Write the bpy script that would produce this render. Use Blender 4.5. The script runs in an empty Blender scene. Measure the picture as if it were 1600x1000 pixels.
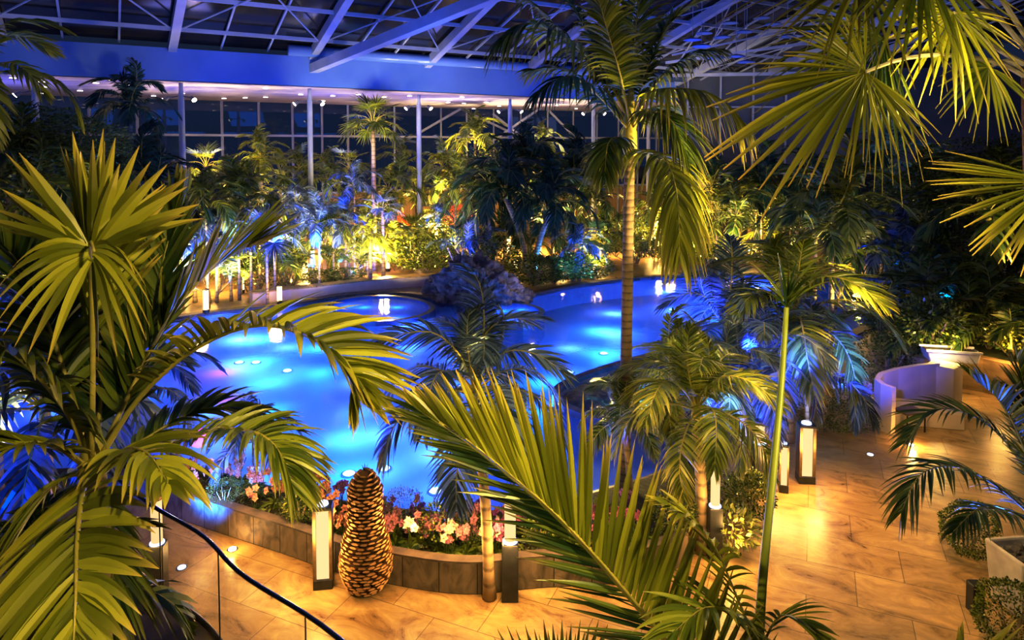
import bpy, math, random
from mathutils import Vector, Matrix, noise
from mathutils.geometry import tessellate_polygon
PI = math.pi
S = bpy.context.scene
C = S.collection
rnd = random.Random(7)
V = Vector

# ------------------------------------------------------------------ camera
H = 6.3; FPX = 1067.0; PITCH = math.radians(3.0); CY = 230 + FPX*math.tan(PITCH)
cd = bpy.data.cameras.new('camera'); cam = bpy.data.objects.new('camera', cd); C.objects.link(cam)
cam.location = (0, 0, H); cam.rotation_euler = (PI/2 - PITCH, 0, 0)
cd.sensor_width = 36; cd.lens = 36*FPX/1600; cd.shift_y = -(500-CY)/1600; cd.clip_start = 0.05; cd.clip_end = 400
S.camera = cam
def ray(px, py):
    x = (px-800)/FPX; y = -(py-CY)/FPX
    return V((x, math.cos(PITCH)+y*math.sin(PITCH), -math.sin(PITCH)+y*math.cos(PITCH)))
def G(px, py, z=0.0):          # point of the photo on the level z
    d = ray(px, py); t = (z-H)/d.z
    return V((d.x*t, d.y*t, z))
def D(px, py, Y):              # point of the photo at distance Y
    d = ray(px, py); t = Y/d.y
    return V((d.x*t, Y, H+d.z*t))

# ------------------------------------------------------------------ materials
def newmat(name):
    m = bpy.data.materials.new(name); m.use_nodes = True
    nt = m.node_tree; nt.nodes.clear()
    return m, nt, nt.nodes.new('ShaderNodeOutputMaterial')
def N(nt, t, **kw):
    n = nt.nodes.new(t)
    for k, v in kw.items():
        if k in n.inputs.keys() if isinstance(k, str) else False: n.inputs[k].default_value = v
        else: setattr(n, k, v)
    return n
def ramp(nt, fac, stops):
    r = nt.nodes.new('ShaderNodeValToRGB'); e = r.color_ramp.elements
    while len(e) < len(stops): e.new(0.5)
    for i, (p, c) in enumerate(stops):
        e[i].position = p; e[i].color = (*c, 1)
    nt.links.new(fac, r.inputs[0]); return r.outputs[0]
def coords(nt, kind='Object', scale=None, rot=None):
    tc = nt.nodes.new('ShaderNodeTexCoord'); out = tc.outputs[kind]
    if scale is not None or rot is not None:
        mp = nt.nodes.new('ShaderNodeMapping')
        if scale is not None: mp.inputs['Scale'].default_value = scale if hasattr(scale, '__len__') else (scale,)*3
        if rot is not None: mp.inputs['Rotation'].default_value = rot
        nt.links.new(out, mp.inputs[0]); out = mp.outputs[0]
    return out
def pbr(name, cols, scale=4.0, rough=0.6, metal=0.0, bump=0.0, detail=4, spec=0.5, coord='Object', sc3=None, emis=None, estr=0):
    m, nt, out = newmat(name)
    b = nt.nodes.new('ShaderNodeBsdfPrincipled'); nt.links.new(b.outputs[0], out.inputs[0])
    nz = nt.nodes.new('ShaderNodeTexNoise'); nz.inputs['Scale'].default_value = scale; nz.inputs['Detail'].default_value = detail
    nt.links.new(coords(nt, coord, sc3), nz.inputs['Vector'])
    if len(cols) == 1: cols = [cols[0], tuple(min(1, c*1.15) for c in cols[0])]
    st = [(0.3+0.4*i/(len(cols)-1), c) for i, c in enumerate(cols)]
    nt.links.new(ramp(nt, nz.outputs[0], st), b.inputs['Base Color'])
    b.inputs['Roughness'].default_value = rough; b.inputs['Metallic'].default_value = metal
    b.inputs['Specular IOR Level'].default_value = spec
    if bump:
        bp = nt.nodes.new('ShaderNodeBump'); bp.inputs['Strength'].default_value = bump; bp.inputs['Distance'].default_value = 0.03
        nt.links.new(nz.outputs[0], bp.inputs['Height']); nt.links.new(bp.outputs[0], b.inputs['Normal'])
    if emis:
        b.inputs['Emission Color'].default_value = (*emis, 1); b.inputs['Emission Strength'].default_value = estr
    return m
def emit(name, col, strength):
    m, nt, out = newmat(name)
    e = nt.nodes.new('ShaderNodeEmission'); e.inputs[0].default_value = (*col, 1); e.inputs[1].default_value = strength
    nt.links.new(e.outputs[0], out.inputs[0]); return m
def leafmat(name, c1, c2, scale=3.0, trans=0.22, rough=0.36, tip=None):
    m, nt, out = newmat(name)
    b = nt.nodes.new('ShaderNodeBsdfPrincipled'); t = nt.nodes.new('ShaderNodeBsdfTranslucent'); mx = nt.nodes.new('ShaderNodeMixShader')
    nz = nt.nodes.new('ShaderNodeTexNoise'); nz.inputs['Scale'].default_value = scale
    nt.links.new(coords(nt), nz.inputs['Vector'])
    at_ = nt.nodes.new('ShaderNodeAttribute'); at_.attribute_name = 'leafvar'; sp = nt.nodes.new('ShaderNodeSeparateColor'); nt.links.new(at_.outputs['Color'], sp.inputs[0])
    ad = nt.nodes.new('ShaderNodeMath'); ad.operation = 'MULTIPLY_ADD'; ad.inputs[1].default_value = 0.45; nt.links.new(nz.outputs[0], ad.inputs[0]); nt.links.new(sp.outputs[0], ad.inputs[2])
    col = ramp(nt, ad.outputs[0], [(0.35, tuple(c*0.6 for c in c1)), (0.65, c1), (1.15/1.2, c2)])
    if tip:
        pwn = nt.nodes.new('ShaderNodeMath'); pwn.operation = 'POWER'; pwn.inputs[1].default_value = 5; nt.links.new(sp.outputs[1], pwn.inputs[0])
        mt = nt.nodes.new('ShaderNodeMix'); mt.data_type = 'RGBA'; nt.links.new(pwn.outputs[0], mt.inputs[0]); nt.links.new(col, mt.inputs[6]); mt.inputs[7].default_value = (*tip, 1); col = mt.outputs[2]
    nt.links.new(col, b.inputs['Base Color']); nt.links.new(col, t.inputs[0])
    b.inputs['Roughness'].default_value = rough
    mx.inputs[0].default_value = trans
    nt.links.new(b.outputs[0], mx.inputs[1]); nt.links.new(t.outputs[0], mx.inputs[2]); nt.links.new(mx.outputs[0], out.inputs[0])
    return m
M = {}
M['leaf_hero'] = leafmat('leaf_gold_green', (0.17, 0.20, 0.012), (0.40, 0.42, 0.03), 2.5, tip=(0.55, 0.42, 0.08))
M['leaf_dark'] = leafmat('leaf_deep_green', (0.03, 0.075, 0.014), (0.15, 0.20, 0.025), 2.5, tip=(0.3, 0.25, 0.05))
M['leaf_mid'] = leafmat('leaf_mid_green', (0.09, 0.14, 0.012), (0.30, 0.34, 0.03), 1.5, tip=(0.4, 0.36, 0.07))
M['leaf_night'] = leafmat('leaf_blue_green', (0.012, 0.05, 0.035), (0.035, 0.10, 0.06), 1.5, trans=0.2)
M['leaf_bluelit'] = leafmat('leaf_blue_lit', (0.05, 0.09, 0.12), (0.17, 0.25, 0.34), 1.5, trans=0.25)  # blue lamp light put into the leaf colour, for blue-lit palms
M['leaf_bush'] = leafmat('leaf_bush_green', (0.04, 0.08, 0.01), (0.26, 0.30, 0.03), 5, trans=0.2)
M['leaf_var'] = leafmat('leaf_variegated', (0.18, 0.22, 0.04), (0.60, 0.60, 0.22), 8, trans=0.2)
M['stalk'] = pbr('palm_stalk', [(0.30, 0.30, 0.05), (0.48, 0.40, 0.09)], 6, 0.45)
M['spear'] = pbr('green_spear_stalk', [(0.20, 0.27, 0.03), (0.34, 0.38, 0.06)], 4, 0.4)
def trunkmat(name, c1, c2, ringscale=9.0):
    m, nt, out = newmat(name)
    b = nt.nodes.new('ShaderNodeBsdfPrincipled'); nt.links.new(b.outputs[0], out.inputs[0])
    w = nt.nodes.new('ShaderNodeTexWave'); w.bands_direction = 'Z'; w.inputs['Scale'].default_value = ringscale*0.16
    w.inputs['Distortion'].default_value = 1.5; w.inputs['Detail'].default_value = 3
    co = coords(nt); nt.links.new(co, w.inputs['Vector'])
    nz = nt.nodes.new('ShaderNodeTexNoise'); nz.inputs['Scale'].default_value = 14; nt.links.new(co, nz.inputs['Vector'])
    mul = nt.nodes.new('ShaderNodeMath'); mul.operation = 'ADD'
    m2 = nt.nodes.new('ShaderNodeMath'); m2.operation = 'MULTIPLY'; m2.inputs[1].default_value = 0.5
    nt.links.new(nz.outputs[0], m2.inputs[0]); nt.links.new(w.outputs[1], mul.inputs[0]); nt.links.new(m2.outputs[0], mul.inputs[1])
    nt.links.new(ramp(nt, mul.outputs[0], [(0.15, c1), (0.5, c2), (0.98, c2)]), b.inputs['Base Color'])
    b.inputs['Roughness'].default_value = 0.75
    bp = nt.nodes.new('ShaderNodeBump'); bp.inputs['Strength'].default_value = 0.5; bp.inputs['Distance'].default_value = 0.02
    nt.links.new(mul.outputs[0], bp.inputs['Height']); nt.links.new(bp.outputs[0], b.inputs['Normal'])
    return m
M['trunk'] = trunkmat('palm_trunk', (0.10, 0.07, 0.04), (0.34, 0.25, 0.14))
M['trunk_grey'] = trunkmat('grey_palm_trunk', (0.12, 0.11, 0.10), (0.32, 0.30, 0.27), 14)
M['trunk_shaggy'] = pbr('shaggy_trunk', [(0.05, 0.02, 0.01), (0.28, 0.13, 0.07)], 16, 0.9, bump=1.0)
def floormat():
    m, nt, out = newmat('travertine_tiles')
    b = nt.nodes.new('ShaderNodeBsdfPrincipled'); nt.links.new(b.outputs[0], out.inputs[0])
    co = coords(nt, 'Object', None, (0, 0, math.radians(24)))
    br = nt.nodes.new('ShaderNodeTexBrick'); br.inputs['Scale'].default_value = 1.0
    br.inputs['Brick Width'].default_value = 1.3; br.inputs['Row Height'].default_value = 0.85; br.inputs['Mortar Size'].default_value = 0.006
    br.inputs['Color1'].default_value = (0.36, 0.255, 0.12, 1); br.inputs['Color2'].default_value = (0.46, 0.335, 0.17, 1); br.inputs['Mortar'].default_value = (0.16, 0.11, 0.06, 1)
    nt.links.new(co, br.inputs['Vector'])
    mp = nt.nodes.new('ShaderNodeMapping'); mp.inputs['Scale'].default_value = (0.9, 1.7, 1); nt.links.new(co, mp.inputs[0])
    nz = nt.nodes.new('ShaderNodeTexNoise'); nz.inputs['Scale'].default_value = 1.5; nz.inputs['Detail'].default_value = 10; nz.inputs['Roughness'].default_value = 0.7; nz.inputs['Distortion'].default_value = 1.1
    nt.links.new(mp.outputs[0], nz.inputs['Vector'])
    mx = nt.nodes.new('ShaderNodeMix'); mx.data_type = 'RGBA'; mx.blend_type = 'MULTIPLY'; mx.inputs[0].default_value = 1.0
    nt.links.new(br.outputs[0], mx.inputs[6]); nt.links.new(ramp(nt, nz.outputs[0], [(0.34, (0.38, 0.28, 0.20)), (0.46, (0.80, 0.72, 0.60)), (0.56, (0.98, 0.93, 0.84)), (0.68, (1.3, 1.22, 1.05))]), mx.inputs[7])
    nt.links.new(mx.outputs[2], b.inputs['Base Color'])
    rr = nt.nodes.new('ShaderNodeMapRange'); rr.inputs[3].default_value = 0.18; rr.inputs[4].default_value = 0.45
    nt.links.new(nz.outputs[0], rr.inputs[0]); nt.links.new(rr.outputs[0], b.inputs['Roughness'])
    bp = nt.nodes.new('ShaderNodeBump'); bp.inputs['Strength'].default_value = 0.35; bp.inputs['Distance'].default_value = 0.02
    nt.links.new(nz.outputs[0], bp.inputs['Height']); nt.links.new(bp.outputs[0], b.inputs['Normal'])
    return m
M['floor'] = floormat()
def watermat(name='pool_water', tint=(0.62, 0.72, 1.0), murk=0.34):
    m, nt, out = newmat(name)
    tr = nt.nodes.new('ShaderNodeBsdfTransparent'); tr.inputs[0].default_value = (*tint, 1)
    gl = nt.nodes.new('ShaderNodeBsdfGlossy'); gl.inputs['Roughness'].default_value = 0.06
    fr = nt.nodes.new('ShaderNodeFresnel'); fr.inputs[0].default_value = 1.33
    mx = nt.nodes.new('ShaderNodeMixShader')
    nz = nt.nodes.new('ShaderNodeTexNoise'); nz.inputs['Scale'].default_value = 2.2; nz.inputs['Detail'].default_value = 5; nt.links.new(coords(nt, 'Object', (1, 0.8, 1)), nz.inputs['Vector'])
    bp = nt.nodes.new('ShaderNodeBump'); bp.inputs['Strength'].default_value = 0.16; bp.inputs['Distance'].default_value = 0.05
    nt.links.new(nz.outputs[0], bp.inputs['Height'])
    nt.links.new(bp.outputs[0], gl.inputs['Normal']); nt.links.new(bp.outputs[0], fr.inputs['Normal'])
    tl = nt.nodes.new('ShaderNodeBsdfTranslucent'); tl.inputs[0].default_value = (0.45, 0.6, 1.0, 1); m0 = nt.nodes.new('ShaderNodeMixShader'); m0.inputs[0].default_value = murk
    nt.links.new(tr.outputs[0], m0.inputs[1]); nt.links.new(tl.outputs[0], m0.inputs[2])
    nt.links.new(fr.outputs[0], mx.inputs[0]); nt.links.new(m0.outputs[0], mx.inputs[1]); nt.links.new(gl.outputs[0], mx.inputs[2]); nt.links.new(mx.outputs[0], out.inputs[0])
    return m
M['water'] = watermat(); M['clear_water'] = watermat('shallow_clear_water', (0.9, 0.93, 0.95), 0.04)
def glassmat(name, tint, ior=1.45, rough=0.02):
    m, nt, out = newmat(name)
    tr = nt.nodes.new('ShaderNodeBsdfTransparent'); tr.inputs[0].default_value = (*tint, 1)
    gl = nt.nodes.new('ShaderNodeBsdfGlossy'); gl.inputs['Roughness'].default_value = rough
    fr = nt.nodes.new('ShaderNodeFresnel'); fr.inputs[0].default_value = ior
    mx = nt.nodes.new('ShaderNodeMixShader')
    nz = nt.nodes.new('ShaderNodeTexNoise'); nz.inputs['Scale'].default_value = 0.5; nt.links.new(coords(nt), nz.inputs['Vector'])
    bp = nt.nodes.new('ShaderNodeBump'); bp.inputs['Strength'].default_value = 0.05; nt.links.new(nz.outputs[0], bp.inputs['Height']); nt.links.new(bp.outputs[0], gl.inputs['Normal'])
    nt.links.new(fr.outputs[0], mx.inputs[0]); nt.links.new(tr.outputs[0], mx.inputs[1]); nt.links.new(gl.outputs[0], mx.inputs[2]); nt.links.new(mx.outputs[0], out.inputs[0])
    return m
M['glass'] = glassmat('window_glass', (0.75, 0.8, 0.9), 1.5)
M['rail_glass'] = glassmat('rail_glass', (0.93, 0.96, 0.97), 1.35)
M['pool_tile'] = pbr('pool_tile_pale_blue', [(0.26, 0.36, 0.72), (0.38, 0.48, 0.82)], 0.6, 0.6)
M['rim_tile'] = pbr('rim_tile_dark_blue', [(0.02, 0.04, 0.13), (0.05, 0.08, 0.22)], 3, 0.25)
M['coping'] = pbr('pool_coping_stone', [(0.07, 0.055, 0.05), (0.16, 0.12, 0.09)], 5, 0.5, bump=0.3)
M['planter_stone'] = None
def slabmat():
    m, nt, out = newmat('planter_slate_slabs')
    b = nt.nodes.new('ShaderNodeBsdfPrincipled'); nt.links.new(b.outputs[0], out.inputs[0])
    co = coords(nt, 'UV')
    br = nt.nodes.new('ShaderNodeTexBrick'); br.offset = 0; br.inputs['Scale'].default_value = 1.0
    br.inputs['Brick Width'].default_value = 0.55; br.inputs['Row Height'].default_value = 2.0; br.inputs['Mortar Size'].default_value = 0.008
    br.inputs['Color1'].default_value = (0.13, 0.11, 0.085, 1); br.inputs['Color2'].default_value = (0.25, 0.215, 0.165, 1); br.inputs['Mortar'].default_value = (0.02, 0.015, 0.01, 1)
    nt.links.new(co, br.inputs['Vector'])
    mp = nt.nodes.new('ShaderNodeMapping'); mp.inputs['Scale'].default_value = (3.2, 1.6, 1); nt.links.new(co, mp.inputs[0])
    nz = nt.nodes.new('ShaderNodeTexNoise'); nz.inputs['Scale'].default_value = 1.6; nz.inputs['Detail'].default_value = 8; nz.inputs['Distortion'].default_value = 1.2
    nt.links.new(mp.outputs[0], nz.inputs['Vector'])
    mx = nt.nodes.new('ShaderNodeMix'); mx.data_type = 'RGBA'; mx.blend_type = 'MULTIPLY'; mx.inputs[0].default_value = 1.0
    nt.links.new(br.outputs[0], mx.inputs[6]); nt.links.new(ramp(nt, nz.outputs[0], [(0.3, (0.4, 0.36, 0.34)), (0.6, (1.3, 1.2, 1.1))]), mx.inputs[7])
    nt.links.new(mx.outputs[2], b.inputs['Base Color']); b.inputs['Roughness'].default_value = 0.55
    bp = nt.nodes.new('ShaderNodeBump'); bp.inputs['Strength'].default_value = 0.5; bp.inputs['Distance'].default_value = 0.03
    nt.links.new(nz.outputs[0], bp.inputs['Height']); nt.links.new(bp.outputs[0], b.inputs['Normal'])
    return m
M['planter_stone'] = slabmat()
M['soil'] = pbr('dark_soil', [(0.012, 0.01, 0.006), (0.05, 0.04, 0.02)], 12, 0.95, bump=0.6)
M['grass'] = pbr('planting_bed', [(0.015, 0.03, 0.006), (0.09, 0.10, 0.02)], 6, 0.95, bump=1.0, detail=8)
M['rock'] = pbr('lava_rock', [(0.015, 0.013, 0.016), (0.10, 0.085, 0.085), (0.24, 0.20, 0.18)], 3.5, 0.75, bump=1.0, detail=10)
M['gold_rock'] = pbr('river_stone', [(0.12, 0.09, 0.05), (0.55, 0.42, 0.24)], 2.5, 0.6, bump=0.8, detail=8)
M['steel'] = pbr('painted_steel', [(0.28, 0.34, 0.50), (0.38, 0.44, 0.60)], 1.5, 0.45)
M['steel_dark'] = pbr('dark_steel', [(0.10, 0.11, 0.14), (0.15, 0.16, 0.2)], 2, 0.4)
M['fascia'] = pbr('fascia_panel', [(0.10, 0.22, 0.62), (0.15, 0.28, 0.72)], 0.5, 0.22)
M['soffit'] = pbr('glossy_soffit', [(0.40, 0.36, 0.55), (0.66, 0.62, 0.80)], 0.7, 0.35, sc3=(0.3, 3, 1), spec=0.2)
M['roofglass'] = pbr('night_roof_glass', [(0.006, 0.008, 0.014), (0.03, 0.028, 0.03)], 0.3, 0.12)
M['darkwall'] = pbr('dark_cladding', [(0.04, 0.055, 0.085), (0.075, 0.09, 0.12)], 0.6, 0.5)
M['warmwall'] = pbr('warm_lit_stripes', [(0.20, 0.11, 0.04), (0.50, 0.32, 0.13)], 1.0, 0.6, sc3=(4, 4, 0.15))  # gold stripes put the glow of warm-lit glazing into the wall colour
M['black'] = pbr('black_metal', [(0.012, 0.012, 0.014), (0.03, 0.03, 0.032)], 8, 0.35, metal=0.3)
M['bronze'] = pbr('bronze_metal', [(0.10, 0.07, 0.04), (0.2, 0.14, 0.08)], 8, 0.35, metal=0.7)
M['rail'] = pbr('dark_handrail', [(0.10, 0.10, 0.11), (0.2, 0.2, 0.22)], 20, 0.25, metal=1.0)
M['trunk_brown'] = trunkmat('brown_palm_trunk', (0.05, 0.035, 0.025), (0.19, 0.135, 0.085), 16)
M['chrome'] = pbr('brushed_handrail', [(0.5, 0.5, 0.52), (0.65, 0.65, 0.66)], 20, 0.18, metal=1.0)
M['cream'] = pbr('cream_plaster', [(0.50, 0.42, 0.33), (0.60, 0.51, 0.41)], 2, 0.7, bump=0.1)
M['concrete'] = pbr('white_concrete', [(0.45, 0.43, 0.42), (0.62, 0.6, 0.58)], 5, 0.65, bump=0.2)
M['wallstone'] = pbr('golden_wall_stone', [(0.22, 0.14, 0.06), (0.42, 0.29, 0.14)], 1.6, 0.7, bump=0.4, sc3=(1, 1, 4))
M['glow_warm'] = emit('warm_lamp_panel', (1.0, 0.66, 0.33), 1.0)
M['glow_far'] = emit('warm_far_lamp', (1.0, 0.68, 0.30), 2.6)
M['glow_disc'] = emit('cool_lamp_disc', (0.55, 0.65, 1.0), 2.2)
M['glow_white'] = emit('white_lamp', (1.0, 0.86, 0.7), 9.0)
M['glow_pool'] = emit('pool_lamp', (0.45, 0.85, 1.0), 9.0)
M['glow_soffit'] = emit('soffit_lamp', (1.0, 0.78, 0.62), 6.0)
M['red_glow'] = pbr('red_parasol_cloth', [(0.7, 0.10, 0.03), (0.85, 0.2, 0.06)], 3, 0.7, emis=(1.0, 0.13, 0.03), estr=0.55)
M['scale_dark'] = pbr('trunk_core', [(0.03, 0.012, 0.005), (0.07, 0.03, 0.012)], 9, 0.9)
M['scale_tan'] = pbr('leaf_base_scale', [(0.45, 0.24, 0.09), (0.70, 0.44, 0.20)], 5, 0.6)
M['scale_mid'] = pbr('leaf_base_side', [(0.16, 0.065, 0.02), (0.32, 0.15, 0.05)], 9, 0.7)
for nm, c in dict(peach=(0.85, 0.36, 0.20), pink=(0.75, 0.30, 0.38), purple=(0.30, 0.10, 0.40), white=(0.80, 0.66, 0.58), magenta=(0.50, 0.12, 0.30)).items():
    M['petal_'+nm] = leafmat('petal_'+nm, tuple(k*0.8 for k in c), c, 12, 0.3, 0.5)

# ------------------------------------------------------------------ object helpers
def tag(o, label, cat, group=None):
    o['label'] = label; o['category'] = cat
    if group: o['group'] = group
    return o
def thing(name, label, cat, loc=(0, 0, 0), group=None, rz=0):
    o = bpy.data.objects.new(name, None); o.empty_display_size = 0.2; C.objects.link(o)
    o.location = loc; o.rotation_euler = (0, 0, rz); return tag(o, label, cat, group)
def link(name, me, parent=None, loc=(0, 0, 0), rot=(0, 0, 0), sc=(1, 1, 1)):
    o = bpy.data.objects.new(name, me); C.objects.link(o)
    if parent is not None: o.parent = parent
    o.location = loc; o.rotation_euler = rot; o.scale = sc; return o
class MB:
    def __init__(s): s.v = []; s.f = []; s.m = []; s.t = []; s.tv = False
    def add(s, vs, fs, mi=0):
        b = len(s.v); s.t.extend([(0.5, 0.0)]*len(vs)); s.v.extend([tuple(v) for v in vs]); s.f.extend([tuple(i+b for i in f) for f in fs]); s.m.extend([mi]*len(fs)); return s
    def box(s, c, size, rz=0, mi=0, rx=0):
        R = Matrix.Rotation(rz, 3, 'Z') @ Matrix.Rotation(rx, 3, 'X'); c = V(c)
        vs = [c + R @ V((x*size[0]/2, y*size[1]/2, z*size[2]/2)) for x in (-1, 1) for y in (-1, 1) for z in (-1, 1)]
        return s.add(vs, [(0, 1, 3, 2), (4, 6, 7, 5), (0, 4, 5, 1), (2, 3, 7, 6), (0, 2, 6, 4), (1, 5, 7, 3)], mi)
    def beam(s, a, b, w, h, mi=0):
        a = V(a); b = V(b); t = (b-a).normalized(); u = V((0, 0, 1))
        if abs(t.z) > 0.95: u = V((1, 0, 0))
        sd = t.cross(u).normalized(); n = sd.cross(t)
        vs = [p + sd*x*w/2 + n*y*h/2 for p in (a, b) for x, y in ((-1, -1), (1, -1), (1, 1), (-1, 1))]
        return s.add(vs, [(0, 3, 2, 1), (4, 5, 6, 7), (0, 1, 5, 4), (1, 2, 6, 5), (2, 3, 7, 6), (3, 0, 4, 7)], mi)
    def tube(s, pts, rad, seg=8, mi=0, caps=True):
        pts = [V(p) for p in pts]; n = len(pts); rings = []
        rad = rad if hasattr(rad, '__len__') else [rad]*n
        pu = None
        for i, p in enumerate(pts):
            t = (pts[min(i+1, n-1)]-pts[max(i-1, 0)]).normalized()
            u = pu if pu is not None else (V((0, 0, 1)) if abs(t.z) < 0.9 else V((1, 0, 0)))
            sd = t.cross(u).normalized(); u = sd.cross(t).normalized(); pu = u
            rings.append([p + (sd*math.cos(2*PI*k/seg) + u*math.sin(2*PI*k/seg))*rad[i] for k in range(seg)])
        vs = [v for r in rings for v in r]
        fs = [(i*seg+k, i*seg+(k+1) % seg, (i+1)*seg+(k+1) % seg, (i+1)*seg+k) for i in range(n-1) for k in range(seg)]
        if caps: fs += [tuple(range(seg))[::-1], tuple((n-1)*seg+k for k in range(seg))]
        return s.add(vs, fs, mi)
    def lathe(s, prof, c=(0, 0, 0), seg=20, mi=0):
        c = V(c); n = len(prof)
        vs = [c + V((r*math.cos(2*PI*k/seg), r*math.sin(2*PI*k/seg), z)) for r, z in prof for k in range(seg)]
        fs = [(i*seg+k, i*seg+(k+1) % seg, (i+1)*seg+(k+1) % seg, (i+1)*seg+k) for i in range(n-1) for k in range(seg)]
        fs += [tuple(range(seg))[::-1], tuple((n-1)*seg+k for k in range(seg))]
        return s.add(vs, fs, mi)
    def mesh(s, name, mats, smooth=False):
        me = bpy.data.meshes.new(name); me.from_pydata(s.v, [], s.f)
        for m in (mats if isinstance(mats, (list, tuple)) else [mats]): me.materials.append(m)
        if len(me.materials) > 1: me.polygons.foreach_set('material_index', s.m)
        if smooth: me.polygons.foreach_set('use_smooth', [True]*len(me.polygons))
        if s.tv:
            at_ = me.attributes.new('leafvar', 'FLOAT_COLOR', 'POINT'); at_.data.foreach_set('color', [c for a, b in s.t for c in (a, b, 0.0, 1.0)])
        me.update(); return me
    def build(s, name, mats, parent=None, loc=(0, 0, 0), smooth=False, bevel=0, **k):
        o = link(name, s.mesh(name, mats, smooth), parent, loc, **k)
        if bevel:
            b = o.modifiers.new('bevel', 'BEVEL'); b.width = bevel; b.segments = 2; b.limit_method = 'ANGLE'
        return o
def struct(o): o['kind'] = 'structure'; return o
def catmull(P, n):
    P = [V(p) for p in P]; Q = [P[0]*2-P[1]] + P + [P[-1]*2-P[-2]]; out = []
    seg = len(P)-1
    for i in range(n):
        x = i/(n-1)*seg; k = min(int(x), seg-1); t = x-k
        a, b, c, d = Q[k:k+4]
        out.append(0.5*((2*b)+(c-a)*t+(2*a-5*b+4*c-d)*t*t+(3*b-a-3*c+d)*t*t*t))
    return out
def smooth_closed(P, per=6):
    P = [V(p) for p in P]; n = len(P); out = []
    for k in range(n):
        a, b, c, d = P[k-1], P[k], P[(k+1) % n], P[(k+2) % n]
        for j in range(per):
            t = j/per; out.append(0.5*((2*b)+(c-a)*t+(2*a-5*b+4*c-d)*t*t+(3*b-a-3*c+d)*t*t*t))
    return out
def fill(polys, z, name, mat, parent=None):
    loops = [[V((p.x, p.y, 0)) for p in L] for L in polys]
    tris = tessellate_polygon(loops); flat = [V((p.x, p.y, z)) for L in loops for p in L]
    fs = []
    for a, b, c in tris:
        n = (flat[b]-flat[a]).cross(flat[c]-flat[a])
        fs.append((a, b, c) if n.z > 0 else (a, c, b))
    return MB().add(flat, fs).build(name, mat, parent)
def wall_strip(name, line, z0, z1, th, mat, parent=None, closed=False, uv=False, side=1, smooth=False):
    """solid low wall that follows a line, its thickness to one side"""
    L = [V((p.x, p.y, 0)) for p in line]; n = len(L); vs = []
    for i, p in enumerate(L):
        a = L[(i-1) % n] if closed or i > 0 else p; b = L[(i+1) % n] if closed or i < n-1 else p
        t = (b-a).normalized(); nn = V((-t.y, t.x, 0))*side*th
        vs += [V((p.x, p.y, z0)), V((p.x, p.y, z1)), V((p.x+nn.x, p.y+nn.y, z1)), V((p.x+nn.x, p.y+nn.y, z0))]
    fs = []
    m = n if closed else n-1
    for i in range(m):
        j = (i+1) % n
        for k in range(4): fs.append((i*4+k, i*4+(k+1) % 4, j*4+(k+1) % 4, j*4+k))
    if not closed: fs += [(0, 3, 2, 1), tuple((n-1)*4+k for k in range(4))]
    mb = MB().add(vs, fs); o = mb.build(name, mat, parent)
    if uv:
        me = o.data; ul = me.uv_layers.new(name='UVMap'); acc = [0]
        for i in range(1, n): acc.append(acc[-1]+(L[i]-L[i-1]).length)
        for lp in me.loops:
            k = lp.vertex_index; ul.data[lp.index].uv = (acc[k//4], vs[k].z)
    return o
def lamp(kind, loc, col, power, r=0.15, aim=None, spot=60, size=None, size_y=None, blend=0.6, name='lamp_light'):
    ld = bpy.data.lights.new(name, kind); ld.color = col; ld.energy = power
    if kind == 'AREA':
        ld.size = size or 1
        if size_y: ld.shape = 'RECTANGLE'; ld.size_y = size_y
    else: ld.shadow_soft_size = r
    if kind == 'SPOT': ld.spot_size = math.radians(spot); ld.spot_blend = blend
    o = bpy.data.objects.new(name, ld); C.objects.link(o); o.location = loc
    if aim is not None: o.rotation_euler = (V(aim)-V(loc)).to_track_quat('-Z', 'Y').to_euler()
    return o
WARM = (1.0, 0.60, 0.18); GOLD = (1.0, 0.74, 0.26); BLUE = (0.04, 0.16, 1.0); AZURE = (0.06, 0.30, 1.0)

# ------------------------------------------------------------------ palm geometry
def strip(mb, base, d, L, W, T, droop, K=5, fold=True, rg=rnd, prof=None, curl=0.0, roll=0.38):
    d = d.normalized(); B = (T - d*T.dot(d))
    B = B.normalized() if B.length > 1e-4 else d.orthogonal().normalized()
    Nn = d.cross(B).normalized()
    if Nn.z < 0: Nn = -Nn
    ro = rg.gauss(0, roll); B, Nn = B*math.cos(ro)+Nn*math.sin(ro), Nn*math.cos(ro)-B*math.sin(ro)
    tone = rg.random(); vs = []; n0 = len(mb.v)
    for k in range(K+1):
        s = k/K
        c = base + d*L*s*(1-0.25*droop*s) + V((0, 0, -1))*droop*L*s*s + B*curl*L*s*s
        w = W*(prof(s) if prof else (0.45+2.2*s if s < 0.25 else max(0.0, 1.0-((s-0.25)/0.75)**2.2))) * 0.5
        w = max(w, W*0.02)
        if fold: vs += [c-B*w, c-Nn*w*0.45, c+B*w]
        else: vs += [c-B*w, c+B*w]
    if fold: fs = [(k*3+j, k*3+j+1, k*3+j+4, k*3+j+3) for k in range(K) for j in (0, 1)]
    else: fs = [(k*2, k*2+1, k*2+3, k*2+2) for k in range(K)]
    mb.add(vs, fs, 0); mb.tv = True; q = 3 if fold else 2
    for i in range(len(vs)): mb.t[n0+i] = (tone, (i//q)/K)
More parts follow.
